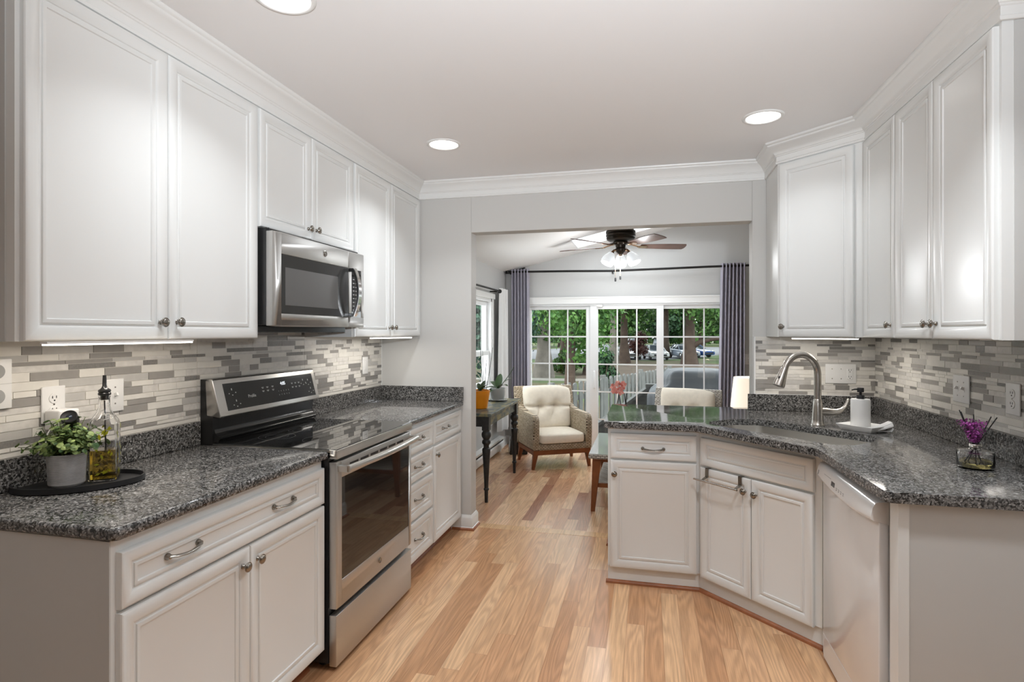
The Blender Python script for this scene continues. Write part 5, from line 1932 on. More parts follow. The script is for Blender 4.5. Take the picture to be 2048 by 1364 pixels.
def armchair(label, loc, rz, wick):
    t = thing('armchair', label, 'armchair', loc, rz, 'wicker armchairs in the sunroom')
    # legs: tapered, splayed
    for sx in (-1, 1):
        for sy in (-1, 1):
            mb = MB()
            mb.taper((sx * 0.312, sy * 0.245, 0.0), 0.014, 0.014, (sx * 0.288, sy * (0.225 if sy > 0 else 0.252), 0.165), 0.026, 0.024)
            obj('leg', mb, M_['teak'], t, bevel=(0.002, 1))
    mb = MB()
    mb.box(-0.315, 0.315, -0.280, -0.250, 0.150, 0.198)
    mb.box(-0.315, 0.315, 0.230, 0.258, 0.150, 0.198)
    mb.box(-0.315, -0.288, -0.25, 0.23, 0.150, 0.198)
    mb.box(0.288, 0.315, -0.25, 0.23, 0.150, 0.198)
    obj('seat_rail', mb, M_['teak'], t, bevel=(0.003, 1))
    mb = MB().box(-0.262, 0.262, -0.285, 0.22, 0.198, 0.262)
    obj('seat_base', mb, wick, t, bevel=(0.010, 2), smooth=40)
    for sx in (-1, 1):
        mb = MB()
        yprism(mb, [(-0.290, 0.198), (-0.302, 0.40), (-0.302, 0.50), (-0.285, 0.540), (-0.25, 0.557), (-0.16, 0.563), (0.02, 0.567), (0.16, 0.585), (0.235, 0.615), (0.255, 0.198)], sx * 0.256, sx * 0.326)
        obj('arm', mb, wick, t, bevel=(0.020, 3), smooth=60)
    mb = MB()
    prof = [(0.205, 0.262), (0.225, 0.45), (0.270, 0.65), (0.318, 0.795), (0.338, 0.808), (0.362, 0.800), (0.330, 0.60), (0.290, 0.40), (0.270, 0.198), (0.215, 0.198)]
    yprism(mb, prof, -0.345, 0.345)
    obj('back', mb, wick, t, bevel=(0.016, 3), smooth=60)

    def seatf(x, y, z):
        return (x, y - 0.045, z + 0.312 + (0.012 * (1 - (x / 0.26) ** 2) * (1 - (y / 0.26) ** 2) if z > 0 else 0))
    obj('seat_cushion', MB().sq(0.252, 0.262, 0.052, 0.28, 0.22, 18, 40, seatf), M_['beige'], t, smooth=70)

    def backf(x, y, z):
        # z up the cushion, y thickness; a tufted crease across the middle with two buttons
        k = 0.0
        for bx in (-0.095, 0.085):
            k += math.exp(-(((x - bx) / 0.050) ** 2 + ((z - 0.015) / 0.050) ** 2))
            # short pulls running away from each button
            k += 0.30 * math.exp(-((x - bx - 0.5 * (z - 0.015)) / 0.010) ** 2) * math.exp(-((z + 0.05) / 0.05) ** 2)
        cr = math.exp(-((z - 0.015) / 0.016) ** 2) * 0.020
        side = 0.006 * math.sin(x * 24 + 1) * math.exp(-((z + 0.11) / 0.08) ** 2)
        yy = y
        if y < 0:
            yy = y + 0.062 * k + 1.5 * cr + 1.6 * side
        zz = z + 0.012 * math.sin(x * 9 + 0.6) - 0.05 * (x / 0.28) * (z + 0.25)
        ty = 0.165 + 0.20 * (zz + 0.22) + yy
        return (x * (1.0 + 0.16 * z) + 0.01, ty, 0.578 + zz)
    def cush(sgn):
        def f(u, v):
            x, z = 2 * u - 1, 2 * v - 1
            x, z = math.copysign(1 - (1 - abs(x)) ** 1.25, x), math.copysign(1 - (1 - abs(z)) ** 1.25, z)
            pf_ = max(0.0, 1 - abs(x) ** 7) ** 0.45 * max(0.0, 1 - abs(z) ** 7) ** 0.45
            rx_ = 1 - 0.05 * abs(z) ** 6
            rz_ = 1 - 0.05 * abs(x) ** 6
            return backf(0.272 * x * rx_, sgn * 0.078 * pf_ - (1e-4 if sgn < 0 else 0), 0.232 * z * rz_)
        return f
    mb = MB().grid(cush(-1), 64, 56)
    mb.grid(cush(1), 64, 56)
    obj('back_cushion', mb, M_['beige'], t, smooth=80)
    return t


armchair('wicker armchair with beige cushions and wooden legs beside the console table', (-0.995, 6.083, 0), 29.8, M_['wick'])
armchair('wicker armchair whose back and pillow show above the peninsula worktop', (0.340, 6.045, 0), -14, M_['wick_w'])

# ------------------------------------------------------------------ coffee table with orchid
t = thing('coffee_table', 'wicker coffee table with glass top and splayed wooden legs', 'table', (0, 0, 0))
QX0, QX1, QY0, QY1 = -0.456, 0.42, 4.492, 5.46
mb = MB().box(QX0, QX1, QY0, QY1, 0.412, 0.4445)
obj('wicker_frame', mb, M_['wick_w'], t, bevel=(0.008, 2), smooth=40)
obj('glass_top', MB().box(QX0 + 0.004, QX1 - 0.004, QY0 + 0.004, QY1 - 0.004, 0.445, 0.452), mat('table_glass', (0.55, 0.58, 0.57), rough=0.03, spec=0.8), t)
mb = MB()
mb.box(QX0 + 0.04, QX1 - 0.04, QY0 + 0.03, QY0 + 0.055, 0.385, 0.412)
mb.box(QX0 + 0.04, QX1 - 0.04, QY1 - 0.055, QY1 - 0.03, 0.385, 0.412)
mb.box(QX0 + 0.04, QX0 + 0.065, QY0 + 0.03, QY1 - 0.03, 0.385, 0.412)
mb.box(QX1 - 0.065, QX1 - 0.04, QY0 + 0.03, QY1 - 0.03, 0.385, 0.412)
mb.box(QX0 + 0.05, QX1 - 0.05, QY0 + 0.028, QY0 + 0.055, 0.185, 0.215)
mb.box(QX0 + 0.05, QX1 - 0.05, QY1 - 0.055, QY1 - 0.028, 0.185, 0.215)
obj('rail', mb, M_['teak'], t)
obj('woven_shelf', MB().box(QX0 + 0.06, QX1 - 0.06, QY0 + 0.055, QY1 - 0.055, 0.200, 0.216), M_['wick_w'], t)
for sx, lx in ((-1, QX0 + 0.065), (1, QX1 - 0.065)):
    for sy, ly in ((-1, QY0 + 0.045), (1, QY1 - 0.045)):
        mb = MB().taper((lx + sx * 0.030, ly + sy * 0.030, 0.0), 0.016, 0.016, (lx, ly, 0.412), 0.034, 0.022)
        obj('leg', mb, M_['teak'], t, bevel=(0.002, 1))
t = thing('flower_vase', 'pink flowers on dark stems in a black vase on the coffee table', 'flowers', (-0.235, 5.08, 0.4525))
obj('vase', MB().lathe([(0, 0), (0.045, 0), (0.055, 0.02), (0.058, 0.08), (0.040, 0.15), (0.032, 0.18), (0.036, 0.19), (0.030, 0.19), (0.026, 0.17), (0, 0.03)], 24), M_['blackmetal'], t, smooth=50)
for pts in ([(0, 0, 0.04), (-0.01, 0, 0.22), (-0.028, 0, 0.32), (-0.012, 0, 0.41)], [(0, 0, 0.04), (0.0, 0, 0.22), (0.004, 0, 0.32), (-0.012, 0, 0.41)], [(0, 0, 0.04), (0.03, 0, 0.20), (0.048, 0, 0.30), (0.052, 0, 0.42)], [(0.048, 0, 0.30), (0.042, 0, 0.36), (0.035, 0, 0.42)]):
    obj('stem', MB().tube(pts, 0.004, 7), M_['blackwood'], t, smooth=60)
M_['pink'] = leafmat('pink_petals', lin(206, 120, 112), lin(238, 176, 164), 0.3)
mb = MB()
tones = []
rnd = random.Random(12)
for fx, fy, fz_ in ((-0.062, 0, 0.475), (-0.020, -0.015, 0.505), (0.014, 0, 0.47), (-0.030, -0.02, 0.445), (0.005, -0.01, 0.43), (-0.055, 0.01, 0.44), (0.025, 0.01, 0.50)):
    for k in range(6):
        a = k * math.pi / 3 + rnd.random()
        u = Vector((math.cos(a), -0.35, math.sin(a))).normalized()
        w = u.cross(Vector((0, 1, 0.1))).normalized()
        c0 = Vector((fx, fy, fz_))
        L = 0.030
        mb.add([c0, c0 + u * L * 0.6 + w * L * 0.45, c0 + u * L * 1.15, c0 + u * L * 0.6 - w * L * 0.45], [(0, 1, 2, 3)])
        q = rnd.random()
        tones.append((q, q, q, 1))
tuft_obj('blossoms', (mb, tones), M_['pink'], t)

# ------------------------------------------------------------------ table lamp on a side table
t = thing('side_table', 'small round wooden side table hidden behind the wall stub, under the lamp', 'table', (0.850, 5.35, 0))
obj('tabletop', MB().lathe([(0, 0.575), (0.20, 0.575), (0.205, 0.585), (0.20, 0.60), (0, 0.60)], 36), M_['teak'], t, smooth=40)
obj('pedestal', MB().lathe([(0, 0), (0.14, 0), (0.14, 0.02), (0.03, 0.05), (0.025, 0.54), (0.06, 0.575), (0, 0.575)], 24), M_['teak'], t, smooth=40)
t = thing('table_lamp', 'lit table lamp with white tapered shade beside the right curtain', 'lamp', (0.850, 5.35, 0.60))
obj('base', MB().lathe([(0, 0), (0.065, 0), (0.068, 0.012), (0.035, 0.03), (0.03, 0.08), (0.045, 0.12), (0.03, 0.15), (0.01, 0.165), (0.008, 0.25), (0, 0.25)], 24), M_['ceramic'], t, smooth=50)
M_['lampshade'] = mat('lamp_shade', (0.9, 0.86, 0.80), rough=0.8, emit=(1.0, 0.86, 0.68), es=0.75)
obj('lamp_shade', MB().lathe([(0.138, 0.150), (0.112, 0.412), (0.110, 0.412), (0.136, 0.150)], 40, cap=False), M_['lampshade'], t, smooth=60)
obj('bulb', MB().at(T(0, 0, 0.285)).sq(0.028, 0.028, 0.036, 1, 1, 12, 16), M_['bulb'], t, smooth=80)
point('table_lamp_light', (0.850, 5.35, 0.97), 2.5, (1.0, 0.82, 0.6), 0.05)

# ------------------------------------------------------------------ outdoors
GZ = -1.25


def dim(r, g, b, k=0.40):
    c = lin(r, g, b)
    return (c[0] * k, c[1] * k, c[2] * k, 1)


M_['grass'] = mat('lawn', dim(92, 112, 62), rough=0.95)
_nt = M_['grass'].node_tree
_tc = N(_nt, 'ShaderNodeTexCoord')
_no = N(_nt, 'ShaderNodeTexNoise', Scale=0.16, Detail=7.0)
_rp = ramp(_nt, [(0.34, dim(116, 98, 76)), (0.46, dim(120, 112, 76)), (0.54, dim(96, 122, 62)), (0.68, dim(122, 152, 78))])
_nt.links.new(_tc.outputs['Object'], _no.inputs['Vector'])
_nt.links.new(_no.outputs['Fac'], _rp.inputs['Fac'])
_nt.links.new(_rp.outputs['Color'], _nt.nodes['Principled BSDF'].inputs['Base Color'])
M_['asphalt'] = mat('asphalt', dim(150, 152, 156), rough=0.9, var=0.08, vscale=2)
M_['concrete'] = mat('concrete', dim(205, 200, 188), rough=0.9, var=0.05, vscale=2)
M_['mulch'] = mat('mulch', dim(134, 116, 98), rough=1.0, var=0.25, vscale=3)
mb = MB().box(-90, 90, 7.3, 190, GZ - 0.4, GZ)
tag(obj('lawn', mb, M_['grass']), 'green lawn beyond the patio door', 'lawn', kind='structure')
mb = MB().prism([(-14, 56.5), (-7.0, 54.5), (1.2, 57.5), (5.5, 64.0), (14, 88), (20, 112), (-10, 112), (-22, 70)], GZ, GZ + 0.03)
tag(obj('parking_lot', mb, M_['asphalt']), 'grey asphalt parking lot with cars beyond the trees', 'road', kind='structure')
mb = MB().prism([(-14, 30.6), (-2.9, 31.2), (-2.9, 32.6), (-14, 32.0)], GZ, GZ + 0.04)
tag(obj('footpath', mb, M_['concrete']), 'pale concrete footpath crossing the lawn', 'path', kind='structure')
mb = MB().prism([(-2.6, 24), (1.5, 30), (9, 48), (4.0, 53), (-3.0, 46), (-4.2, 34)], GZ, GZ + 0.02)
tag(obj('mulch_bed', mb, M_['mulch']), 'brown bare earth under the trees', 'ground', kind='structure')

# deck with stair rail
M_['greywood'] = mat('grey_painted_wood', dim(104, 104, 100), rough=0.6, var=0.08, vscale=6)
M_['deckwood'] = mat('deck_boards', dim(126, 118, 108), rough=0.8, var=0.12, vscale=5)
mb = MB()
for k in range(15):
    mb.box(-1.0, 3.2, 7.16 + k * 0.142, 7.16 + k * 0.142 + 0.136, -0.20, -0.165)
mb.box(-1.0, 3.2, 7.16, 9.29, -0.34, -0.205)
for px in (-0.9, 1.1, 3.1):
    for py in (7.3, 9.2):
        mb.box(px - 0.05, px + 0.05, py - 0.05, py + 0.05, GZ, -0.34)
struct(obj('floor', mb, M_['deckwood']))
t = thing('stair_rail', 'dark grey wooden deck rail sloping down beside the fence', 'railing', (0, 0, 0))


def beam(mb, p, q, w, h):
    """rectangular bar from p to q (w across, h tall)"""
    p, q = Vector(p), Vector(q)
    d = (q - p).normalized()
    s_ = d.cross(Vector((0, 0, 1)))
    s_ = s_.normalized() if s_.length > 1e-4 else Vector((1, 0, 0))
    u = s_.cross(d)
    vs = []
    for c in (p, q):
        for a, b in ((-1, -1), (1, -1), (1, 1), (-1, 1)):
            vs.append(c + s_ * a * w / 2 + u * b * h / 2)
    mb.add(vs, [(3, 2, 1, 0), (4, 5, 6, 7), (0, 1, 5, 4), (1, 2, 6, 5), (2, 3, 7, 6), (3, 0, 4, 7)])


PT = Vector((0.02, 8.42, 0.63))
PL_ = Vector((-0.80, 8.20, 0.02))
PE = Vector((-1.30, 8.06, -0.35))
mb = MB()
beam(mb, PT, PE, 0.13, 0.04)
obj('handrail', mb, M_['greywood'], t)
mb = MB()
beam(mb, PT + Vector((0, 0, -0.13)), PE + Vector((0, 0, -0.13)), 0.05, 0.16)
beam(mb, PT + Vector((0, 0, -0.52)), PE + Vector((0, 0, -0.52)), 0.05, 0.10)
obj('stringer_rail', mb, M_['greywood'], t)
for k in range(9):
    c0 = PT.lerp(PE, 0.04 + k * 0.11)
    mb = MB()
    mb.box(c0.x - 0.022, c0.x + 0.022, c0.y - 0.022, c0.y + 0.022, c0.z - 0.55, c0.z - 0.06)
    obj('baluster', mb, M_['greywood'], t)
mb = MB().box(PT.x - 0.05, PT.x + 0.05, PT.y - 0.05, PT.y + 0.05, -0.165, PT.z)
mb.box(PT.x - 0.05, PT.x + 1.2, PT.y - 0.065, PT.y + 0.065, PT.z, PT.z + 0.04)
mb.box(PT.x + 1.0, PT.x + 1.1, PT.y - 0.05, PT.y + 0.05, -0.165, PT.z)
obj('newel_post', mb, M_['greywood'], t)
mb = MB().box(PE.x - 0.05, PE.x + 0.05, PE.y - 0.05, PE.y + 0.05, GZ, PE.z)
obj('newel_post', mb, M_['greywood'], t)

# covered grill
M_['tarp'] = mat('grey_cover', dim(112, 116, 122, 0.36), rough=0.55, var=0.06, vscale=4)
t = thing('covered_grill', 'barbecue grill under a draped grey cover outside the right glass panel', 'grill', (0.62, 7.92, -0.165), 4)


def tarp(u, v):
    # a hooded grill: broad shelf skirts below, a narrower rounded hood on top
    a = 2 * math.pi * u
    c, s_ = math.cos(a), math.sin(a)
    ex = 0.42
    cx_, cy_ = math.copysign(abs(c) ** ex, c), math.copysign(abs(s_) ** ex, s_)
    if v < 0.62:
        q = v / 0.62
        hx, hy, z = 0.66 - 0.05 * q, 0.34 - 0.02 * q, 0.80 * q
    elif v < 0.72:
        q = (v - 0.62) / 0.10
        hx, hy, z = 0.61 - 0.17 * q, 0.32 - 0.03 * q, 0.80 + 0.10 * q
    else:
        q = (v - 0.72) / 0.28
        w = max(0.0, 1 - q ** 2.2) ** 0.5
        hx, hy, z = 0.44 * w, 0.29 * w, 0.90 + 0.20 * (1 - (1 - q) ** 2)
    k = 1.0 + (0.045 * math.sin(7 * a + 2 + 3 * v) + 0.03 * math.sin(13 * a + 5 * v)) * (1 - 0.6 * v)
    z += 0.025 * math.sin(3 * a + 1.0) * (1 if 0.3 < v < 0.9 else 0)
    return (hx * cx_ * k, hy * cy_ * k, max(0.0, z))


obj('cover', MB().grid(tarp, 64, 30), M_['tarp'], t, smooth=70)
mb = MB().tube([(-0.02, -0.372, 0.56), (0.04, -0.390, 0.59), (0.10, -0.390, 0.55), (0.16, -0.390, 0.57), (0.22, -0.372, 0.58)], 0.012, 8, flat=1.0)
obj('strap', mb, M_['blackmatte'], t, smooth=60)

# shadow-box picket fence
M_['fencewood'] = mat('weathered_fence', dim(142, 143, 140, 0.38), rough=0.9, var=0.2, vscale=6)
t = thing('picket_fence', 'weathered grey shadow-box wooden fence crossing the yard', 'fence', (0, 0, 0))
A0, A1 = Vector((-2.30, 6.9 + 0.6, 0)), Vector((0.55, 15.5, 0))
fd_ = (A1 - A0).normalized()
fn_ = Vector((fd_.y, -fd_.x, 0))
LN = (A1 - A0).length
FTOP = 0.50
nb = 4
for b in range(nb + 1):
    c0 = A0 + fd_ * (LN * b / nb)
    mb = MB().at(T(c0.x, c0.y, 0) @ Matrix.Rotation(math.atan2(fd_.y, fd_.x), 4, 'Z')).box(-0.045, 0.045, -0.045, 0.045, GZ, FTOP + 0.06)
    obj('post', mb, M_['fencewood'], t)
rnd = random.Random(6)
for b in range(nb):
    s0, s1 = LN * b / nb, LN * (b + 1) / nb
    M = T(A0.x, A0.y, 0) @ Matrix.Rotation(math.atan2(fd_.y, fd_.x), 4, 'Z')
    mb = MB().at(M)
    for z in (FTOP - 0.28, FTOP - 0.95, GZ + 0.25):
        mb.box(s0 + 0.045, s1 - 0.045, -0.02, 0.02, z - 0.045, z + 0.045)
    obj('rail', mb, M_['fencewood'], t)
    mb = MB().at(M)
    x = s0 + 0.05
    k = 0
    while x < s1 - 0.14:
        dz = rnd.uniform(-0.015, 0.015)
        y0, y1 = (-0.040, -0.021) if k % 2 == 0 else (0.021, 0.040)
        w = 0.135
        zt = FTOP + dz
        vs = []
        for yy in (y0, y1):
            vs += [(x, yy, GZ + 0.05), (x + w, yy, GZ + 0.05), (x + w, yy, zt - 0.03), (x + w - 0.03, yy, zt), (x + 0.03, yy, zt), (x, yy, zt - 0.03)]
        mb.add(vs, [(0, 1, 2, 3, 4, 5), (11, 10, 9, 8, 7, 6)] + [(i, 6 + i, 6 + (i + 1) % 6, (i + 1) % 6) for i in range(6)])
        x += 0.118
        k += 1
    obj('picket_panel', mb, M_['fencewood'], t)

# trees
M_['bark_b'] = mat('brown_bark', dim(104, 86, 74), rough=0.95, var=0.25, vscale=3)
M_['bark_g'] = mat('grey_bark', dim(150, 142, 132), rough=0.95, var=0.22, vscale=3)
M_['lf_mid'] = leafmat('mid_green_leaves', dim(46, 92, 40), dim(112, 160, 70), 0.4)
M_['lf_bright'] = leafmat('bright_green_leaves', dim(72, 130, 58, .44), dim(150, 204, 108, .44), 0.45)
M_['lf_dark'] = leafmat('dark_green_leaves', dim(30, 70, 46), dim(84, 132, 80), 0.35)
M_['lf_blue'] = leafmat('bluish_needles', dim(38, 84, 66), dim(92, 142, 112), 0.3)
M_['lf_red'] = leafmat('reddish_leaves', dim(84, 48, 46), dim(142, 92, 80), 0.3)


def crown(cx_, cy_, cz_, rx, ry, rz_, n, size, seed, lobes=9, hollow=0.55):
    rnd = random.Random(seed)
    lb = []
    for _ in range(lobes):
        a, b = rnd.uniform(0, 6.283), math.acos(rnd.uniform(-1, 1))
        q = rnd.uniform(0.35, 0.78)
        lb.append((Vector((cx_ + rx * q * math.sin(b) * math.cos(a), cy_ + ry * q * math.sin(b) * math.sin(a), cz_ + rz_ * q * math.cos(b))), rnd.uniform(0.36, 0.56)))

    def fn(r):
        c, k = lb[r.randrange(len(lb))]
        v = Vector((r.gauss(0, 1), r.gauss(0, 1), r.gauss(0, 1)))
        v.normalize()
        d = hollow + (1 - hollow) * r.random()
        return c + Vector((v.x * rx * k * d, v.y * ry * k * d, v.z * rz_ * k * d)), v + Vector((0, 0, 0.5))
    return tuft(n, fn, size, 0.3, seed, 0.7)


def trunk_mb(x, y, z0, h, r, lean=(0, 0), seed=1, limbs=5, fork=0.55):
    rnd = random.Random(seed)
    mb = MB()
    pts, rs = [], []
    for i in range(9):
        a = i / 8
        pts.append((x + lean[0] * a + 0.06 * math.sin(4 * a + seed), y + lean[1] * a, z0 + h * a))
        rs.append(r * (1.0 - 0.6 * a) * (1 + 0.7 * math.exp(-a * 16)))
    mb.tube(pts, rs, 12)
    for k in range(limbs):
        a = fork + (1 - fork) * k / limbs
        p = Vector((x + lean[0] * a, y + lean[1] * a, z0 + h * a))
        an = rnd.uniform(0, 6.283)
        L = h * rnd.uniform(0.3, 0.5)
        d = Vector((math.cos(an), math.sin(an), 0.7))
        mb.tube([p, p + d * L * 0.4, p + d * L * 0.75 + Vector((0, 0, L * 0.1)), p + d * L], [r * 0.38, r * 0.28, r * 0.18, r * 0.06], 8)
    return mb


def tree(label, x, y, h, r, cz_, rx, rz_, n, size, seed, leafm, barkm, lean=(0, 0), limbs=5, extra=None, ry=None, group='trees beyond the fence'):
    t = thing('tree', label, 'tree', (0, 0, 0), 0, group)
    mb = trunk_mb(x, y, GZ, h, r, lean, seed, limbs)
    if extra:
        for pts, rs in extra:
            mb.tube(pts, rs, 8)
    obj('trunk', mb, barkm, t, smooth=60)
    tuft_obj('foliage', crown(x + lean[0], y + lean[1], cz_, rx, ry or rx, rz_, int(n * 2.0), size * 0.68, seed, 14, 0.35), leafm, t)
    return t


tree('leafy bright green maple nearest the left glass panel', -2.75, 20.5, 7.0, 0.20, 3.6, 2.6, 3.1, 5200, 0.24, 31, M_['lf_bright'], M_['bark_b'])
tree('broad dark-trunked tree seen through the left glass panel', -6.1, 33.5, 12, 0.42, 6.6, 5.0, 5.6, 5200, 0.42, 32, M_['lf_mid'], M_['bark_g'])
tree('tree with twisted brown trunk behind the bright maple', -5.5, 38.0, 12, 0.38, 6.6, 5.0, 5.4, 4200, 0.42, 33, M_['lf_mid'], M_['bark_b'], lean=(0.6, 0))
tree('bluish evergreen tree at the far left of the glass', -6.9, 29.0, 9, 0.22, 3.6, 1.9, 4.6, 5200, 0.26, 34, M_['lf_blue'], M_['bark_b'])
tree('tall tree with reddish-brown trunk in front of the white cars', -1.96, 50.6, 15, 0.33, 10.0, 6.5, 7.6, 5200, 0.50, 35, M_['lf_mid'], M_['bark_b'])
tree('tall tree with pale grey trunk left of the reddish trunk', -2.75, 48.4, 15, 0.30, 10.2, 5.5, 7.6, 4200, 0.50, 36, M_['lf_dark'], M_['bark_g'])
tree('tree with dark trunk at the left edge of the middle glass panel', -3.4, 36.0, 12, 0.36, 7.2, 4.0, 6.0, 5000, 0.42, 37, M_['lf_dark'], M_['bark_b'])
tree('tree with a long low horizontal branch in the right glass panel', 3.35, 49.6, 12, 0.46, 8.0, 5.5, 5.8, 5600, 0.46, 38, M_['lf_bright'], M_['bark_b'],
     extra=[([(3.4, 49.6, 0.1), (4.1, 49.5, 0.6), (5.0, 49.4, 0.85), (6.4, 49.3, 1.05)], [0.28, 0.20, 0.16, 0.10])])
tree('slim tree on the verge beyond the dark car', 1.6, 92.0, 14, 0.42, 9.4, 6.0, 6.4, 3600, 0.7, 39, M_['lf_mid'], M_['bark_b'])
tree('mid green tree right of the low branch, behind the grill', 8.2, 55.0, 13, 0.40, 8.4, 5.4, 6.4, 4600, 0.50, 40, M_['lf_mid'], M_['bark_b'])
tree('bright tree with dark trunk at the right edge of the glass', 4.9, 30.5, 10, 0.30, 5.2, 2.6, 4.0, 4200, 0.34, 41, M_['lf_bright'], M_['bark_b'])
tree('dark tree between the parking lot and the right glass panel', 1.9, 62.0, 13, 0.32, 9.6, 5.6, 7.2, 4200, 0.55, 42, M_['lf_dark'], M_['bark_b'])
tree('dark evergreen tree close outside the left sunroom window', -3.75, 11.6, 6.5, 0.15, 1.9, 1.15, 3.3, 5200, 0.16, 51, M_['lf_blue'], M_['bark_b'])
tree('leafy tree behind the parked white cars, left of the road', -9.5, 70.0, 13, 0.34, 7.0, 5.6, 7.2, 4200, 0.55, 52, M_['lf_mid'], M_['bark_b'])
tree('leafy tree far behind the evergreen at the left edge', -14.0, 52.0, 13, 0.34, 6.4, 5.2, 7.2, 4200, 0.50, 53, M_['lf_dark'], M_['bark_b'])
tree('bright leafy tree behind the blue car on the right', 11.5, 76.0, 13, 0.34, 8.0, 6.0, 7.4, 4200, 0.6, 54, M_['lf_bright'], M_['bark_b'])
tree('broad green tree far right, beyond the right glass panel', 16.0, 66.0, 13, 0.34, 7.0, 6.0, 7.4, 4200, 0.6, 55, M_['lf_mid'], M_['bark_b'])
for i, (x, y) in enumerate(((-34, 92), (-25, 100), (-16, 108), (-7, 118), (2, 126), (11, 126), (19, 118), (27, 110), (36, 104))):
    tree('distant tree in the wooded backdrop beyond the parking lot', x, y, 16, 0.5, 6.6, 8.5, 8.2, 3600, 1.15, 60 + i, [M_['lf_mid'], M_['lf_dark'], M_['lf_bright']][i % 3], M_['bark_b'], limbs=3, group='distant backdrop trees')
_rt = random.Random(77)


def treeline(r):
    x = r.uniform(-75, 75)
    y = 150 + 10 * r.random() + 4 * math.sin(x * 0.3)
    z = GZ + 17.0 * r.random() ** 0.8 * (0.75 + 0.25 * math.sin(x * 0.22) * math.sin(x * 0.091 + 1))
    return (x, y, z), (r.gauss(0, 0.4), -1.0, 0.5)


tag(tuft_obj('treeline', tuft(15000, treeline, 1.5, 0.3, 78, 0.75), M_['lf_mid']), 'distant line of woods closing the view', 'woods', kind='stuff')
for lab, x, y, z, rx, rz_, n, sz, m, sd in (('dark green shrub at the lower left of the middle glass panel', -2.05, 27.5, -0.35, 0.95, 1.0, 1700, 0.17, 'lf_dark', 71),
                                             ('green shrub at the foot of the left tree', -4.9, 36.4, -0.5, 1.2, 0.9, 1200, 0.22, 'lf_mid', 72),
                                             ('reddish shrub between the pale trunk and the parked cars', -0.9, 54.6, 0.3, 1.2, 1.5, 900, 0.26, 'lf_red', 73)):
    t = thing('shrub', lab, 'shrub', (0, 0, 0))
    mb = MB()
    rnd = random.Random(sd)
    for k in range(5):
        a = rnd.uniform(0, 6.283)
        mb.tube([(x, y, GZ), (x + 0.2 * math.cos(a) * rx, y + 0.2 * math.sin(a) * rx, (GZ + z) / 2), (x + 0.5 * math.cos(a) * rx, y + 0.5 * math.sin(a) * rx, z + 0.3 * rz_)], [0.05, 0.035, 0.015], 6)
    obj('stems', mb, M_['bark_b'], t, smooth=60)
    tuft_obj('foliage', crown(x, y, z, rx, rx, rz_, n, sz, sd), M_[m], t)

# cars
M_['carglass'] = mat('car_glass', (0.04, 0.05, 0.06), rough=0.06, spec=0.8)
M_['tyre'] = mat('tyre', (0.02, 0.02, 0.02), rough=0.8)
WH = MB().at(RY(90)).lathe([(0, -0.10), (0.30, -0.10), (0.335, -0.07), (0.335, 0.07), (0.30, 0.10), (0, 0.10)], 20, mi=0)
WH.at(RY(90)).lathe([(0, 0.101), (0.20, 0.101), (0.19, 0.108), (0, 0.112)], 14, mi=1)
WH.at(RY(-90)).lathe([(0, 0.101), (0.20, 0.101), (0.19, 0.108), (0, 0.112)], 14, mi=1)
WHEEL = mesh('wheel', WH, [M_['tyre'], M_['chrome']], smooth=40)


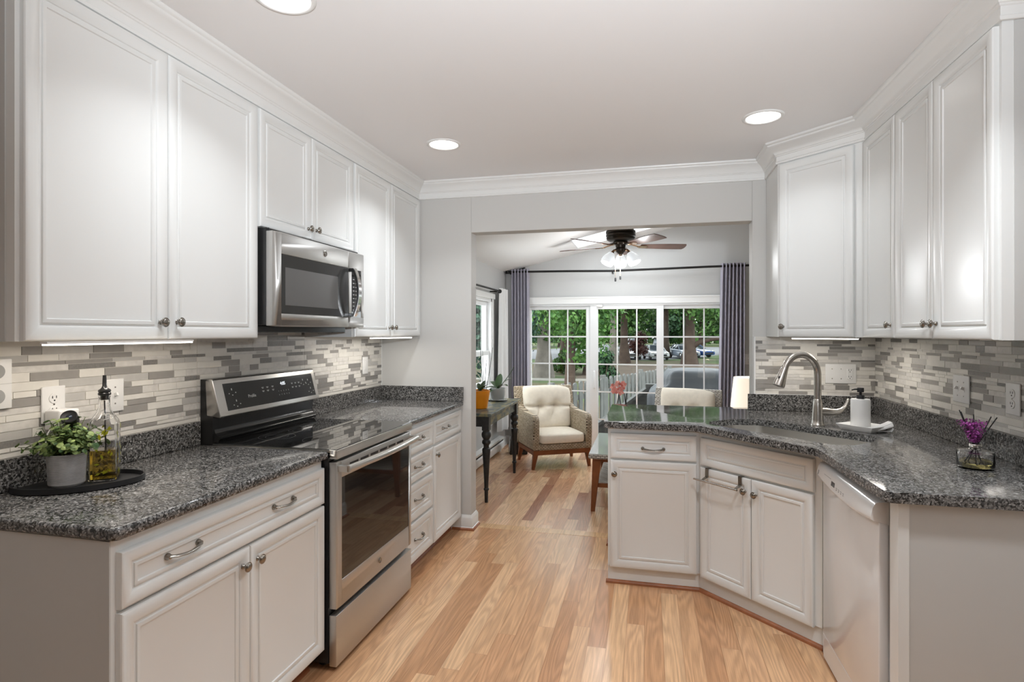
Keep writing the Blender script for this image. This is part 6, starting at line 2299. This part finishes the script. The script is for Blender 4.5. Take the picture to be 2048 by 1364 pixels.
def car(label, x, y, rz, paint, suv=False):
    """front faces local -y"""
    t = thing('car', label, 'car', (x, y, GZ + 0.03), rz, 'parked cars')
    hs = 0.30 if suv else 0.0
    side = [(-2.20, 0.32), (-2.24, 0.52), (-2.16, 0.70 + hs * 0.7), (-1.15, 0.90 + hs * 0.8), (0.0, 0.94 + hs * 0.8), (1.35, 0.96 + hs * 0.8), (2.05, 0.98 + hs * 0.8), (2.22, 0.72), (2.20, 0.32), (1.75, 0.26), (-1.75, 0.26)]
    mb = MB()
    yprism(mb, side, -0.88, 0.88)
    obj('body', mb, paint, t, bevel=(0.09, 3), smooth=50)
    y0, y1 = (-1.0, 2.05) if suv else (-0.95, 1.55)
    zb, zt = 0.90 + hs * 0.8, 1.42 + hs
    mb = MB()
    vs = [(-0.80, y0, zb), (0.80, y0, zb), (0.80, y1, zb), (-0.80, y1, zb), (-0.60, y0 + 0.75, zt), (0.60, y0 + 0.75, zt), (0.60, y1 - (0.25 if suv else 0.55), zt), (-0.60, y1 - (0.25 if suv else 0.55), zt)]
    mb.add(vs, [(3, 2, 1, 0), (4, 5, 6, 7), (0, 1, 5, 4), (1, 2, 6, 5), (2, 3, 7, 6), (3, 0, 4, 7)])
    obj('windows', mb, M_['carglass'], t, bevel=(0.03, 2), smooth=40)
    mb = MB().box(-0.60, 0.60, y0 + 0.78, y1 - (0.28 if suv else 0.58), zt - 0.02, zt + 0.035)
    for sx in (-1, 1):
        mb.tube([(sx * 0.80, y0, zb), (sx * 0.605, y0 + 0.76, zt)], 0.04, 6)
        mb.tube([(sx * 0.80, y1, zb), (sx * 0.605, y1 - (0.25 if suv else 0.55), zt)], 0.05, 6)
        mb.tube([(sx * 0.81, 0.35, zb), (sx * 0.605, 0.30, zt)], 0.035, 6)
    obj('roof', mb, paint, t, smooth=40)
    mb = MB().box(-0.60, 0.60, -2.262, -2.18, 0.42, 0.58)
    obj('grille', mb, M_['tyre'], t)
    for sx in (-1, 1):
        obj('headlight', MB().at(T(sx * 0.66, -2.13, 0.70 + hs * 0.5)).sq(0.19, 0.09, 0.07, 0.6, 0.6, 8, 14), M_['chrome'], t, smooth=60)
        for wy in (-1.38, 1.38):
            link('wheel', WHEEL, t, T(sx * 0.80, wy, 0.335))
    return t


pw = mat('white_car_paint', (0.40, 0.41, 0.42), rough=0.2, coat=0.6)
pb_ = mat('blue_car_paint', dim(36, 96, 190), rough=0.2, coat=0.6)
pk = mat('black_car_paint', (0.02, 0.022, 0.025), rough=0.2, coat=0.6)
ps_ = mat('silver_car_paint', dim(176, 190, 206), rough=0.25, coat=0.6)
car('white sedan parked facing the house, right of the reddish trunk', 0.72, 58.2, 12, pw)
car('white sedan partly hidden behind the reddish tree trunk', -1.80, 58.6, 10, pw)
car('white car glimpsed between the pale and reddish trunks', -3.9, 59.2, 8, pw)
car('silver-blue car behind the right door stile', 3.55, 61.5, 20, ps_)
car('bright blue car at the end of the parked row', 4.8, 64.6, 42, pb_)
car('black sport utility car standing behind the white cars', 1.55, 84.5, 0, pk, True)
car('white van-like car beyond the black car', -2.3, 89.0, 4, pw, True)
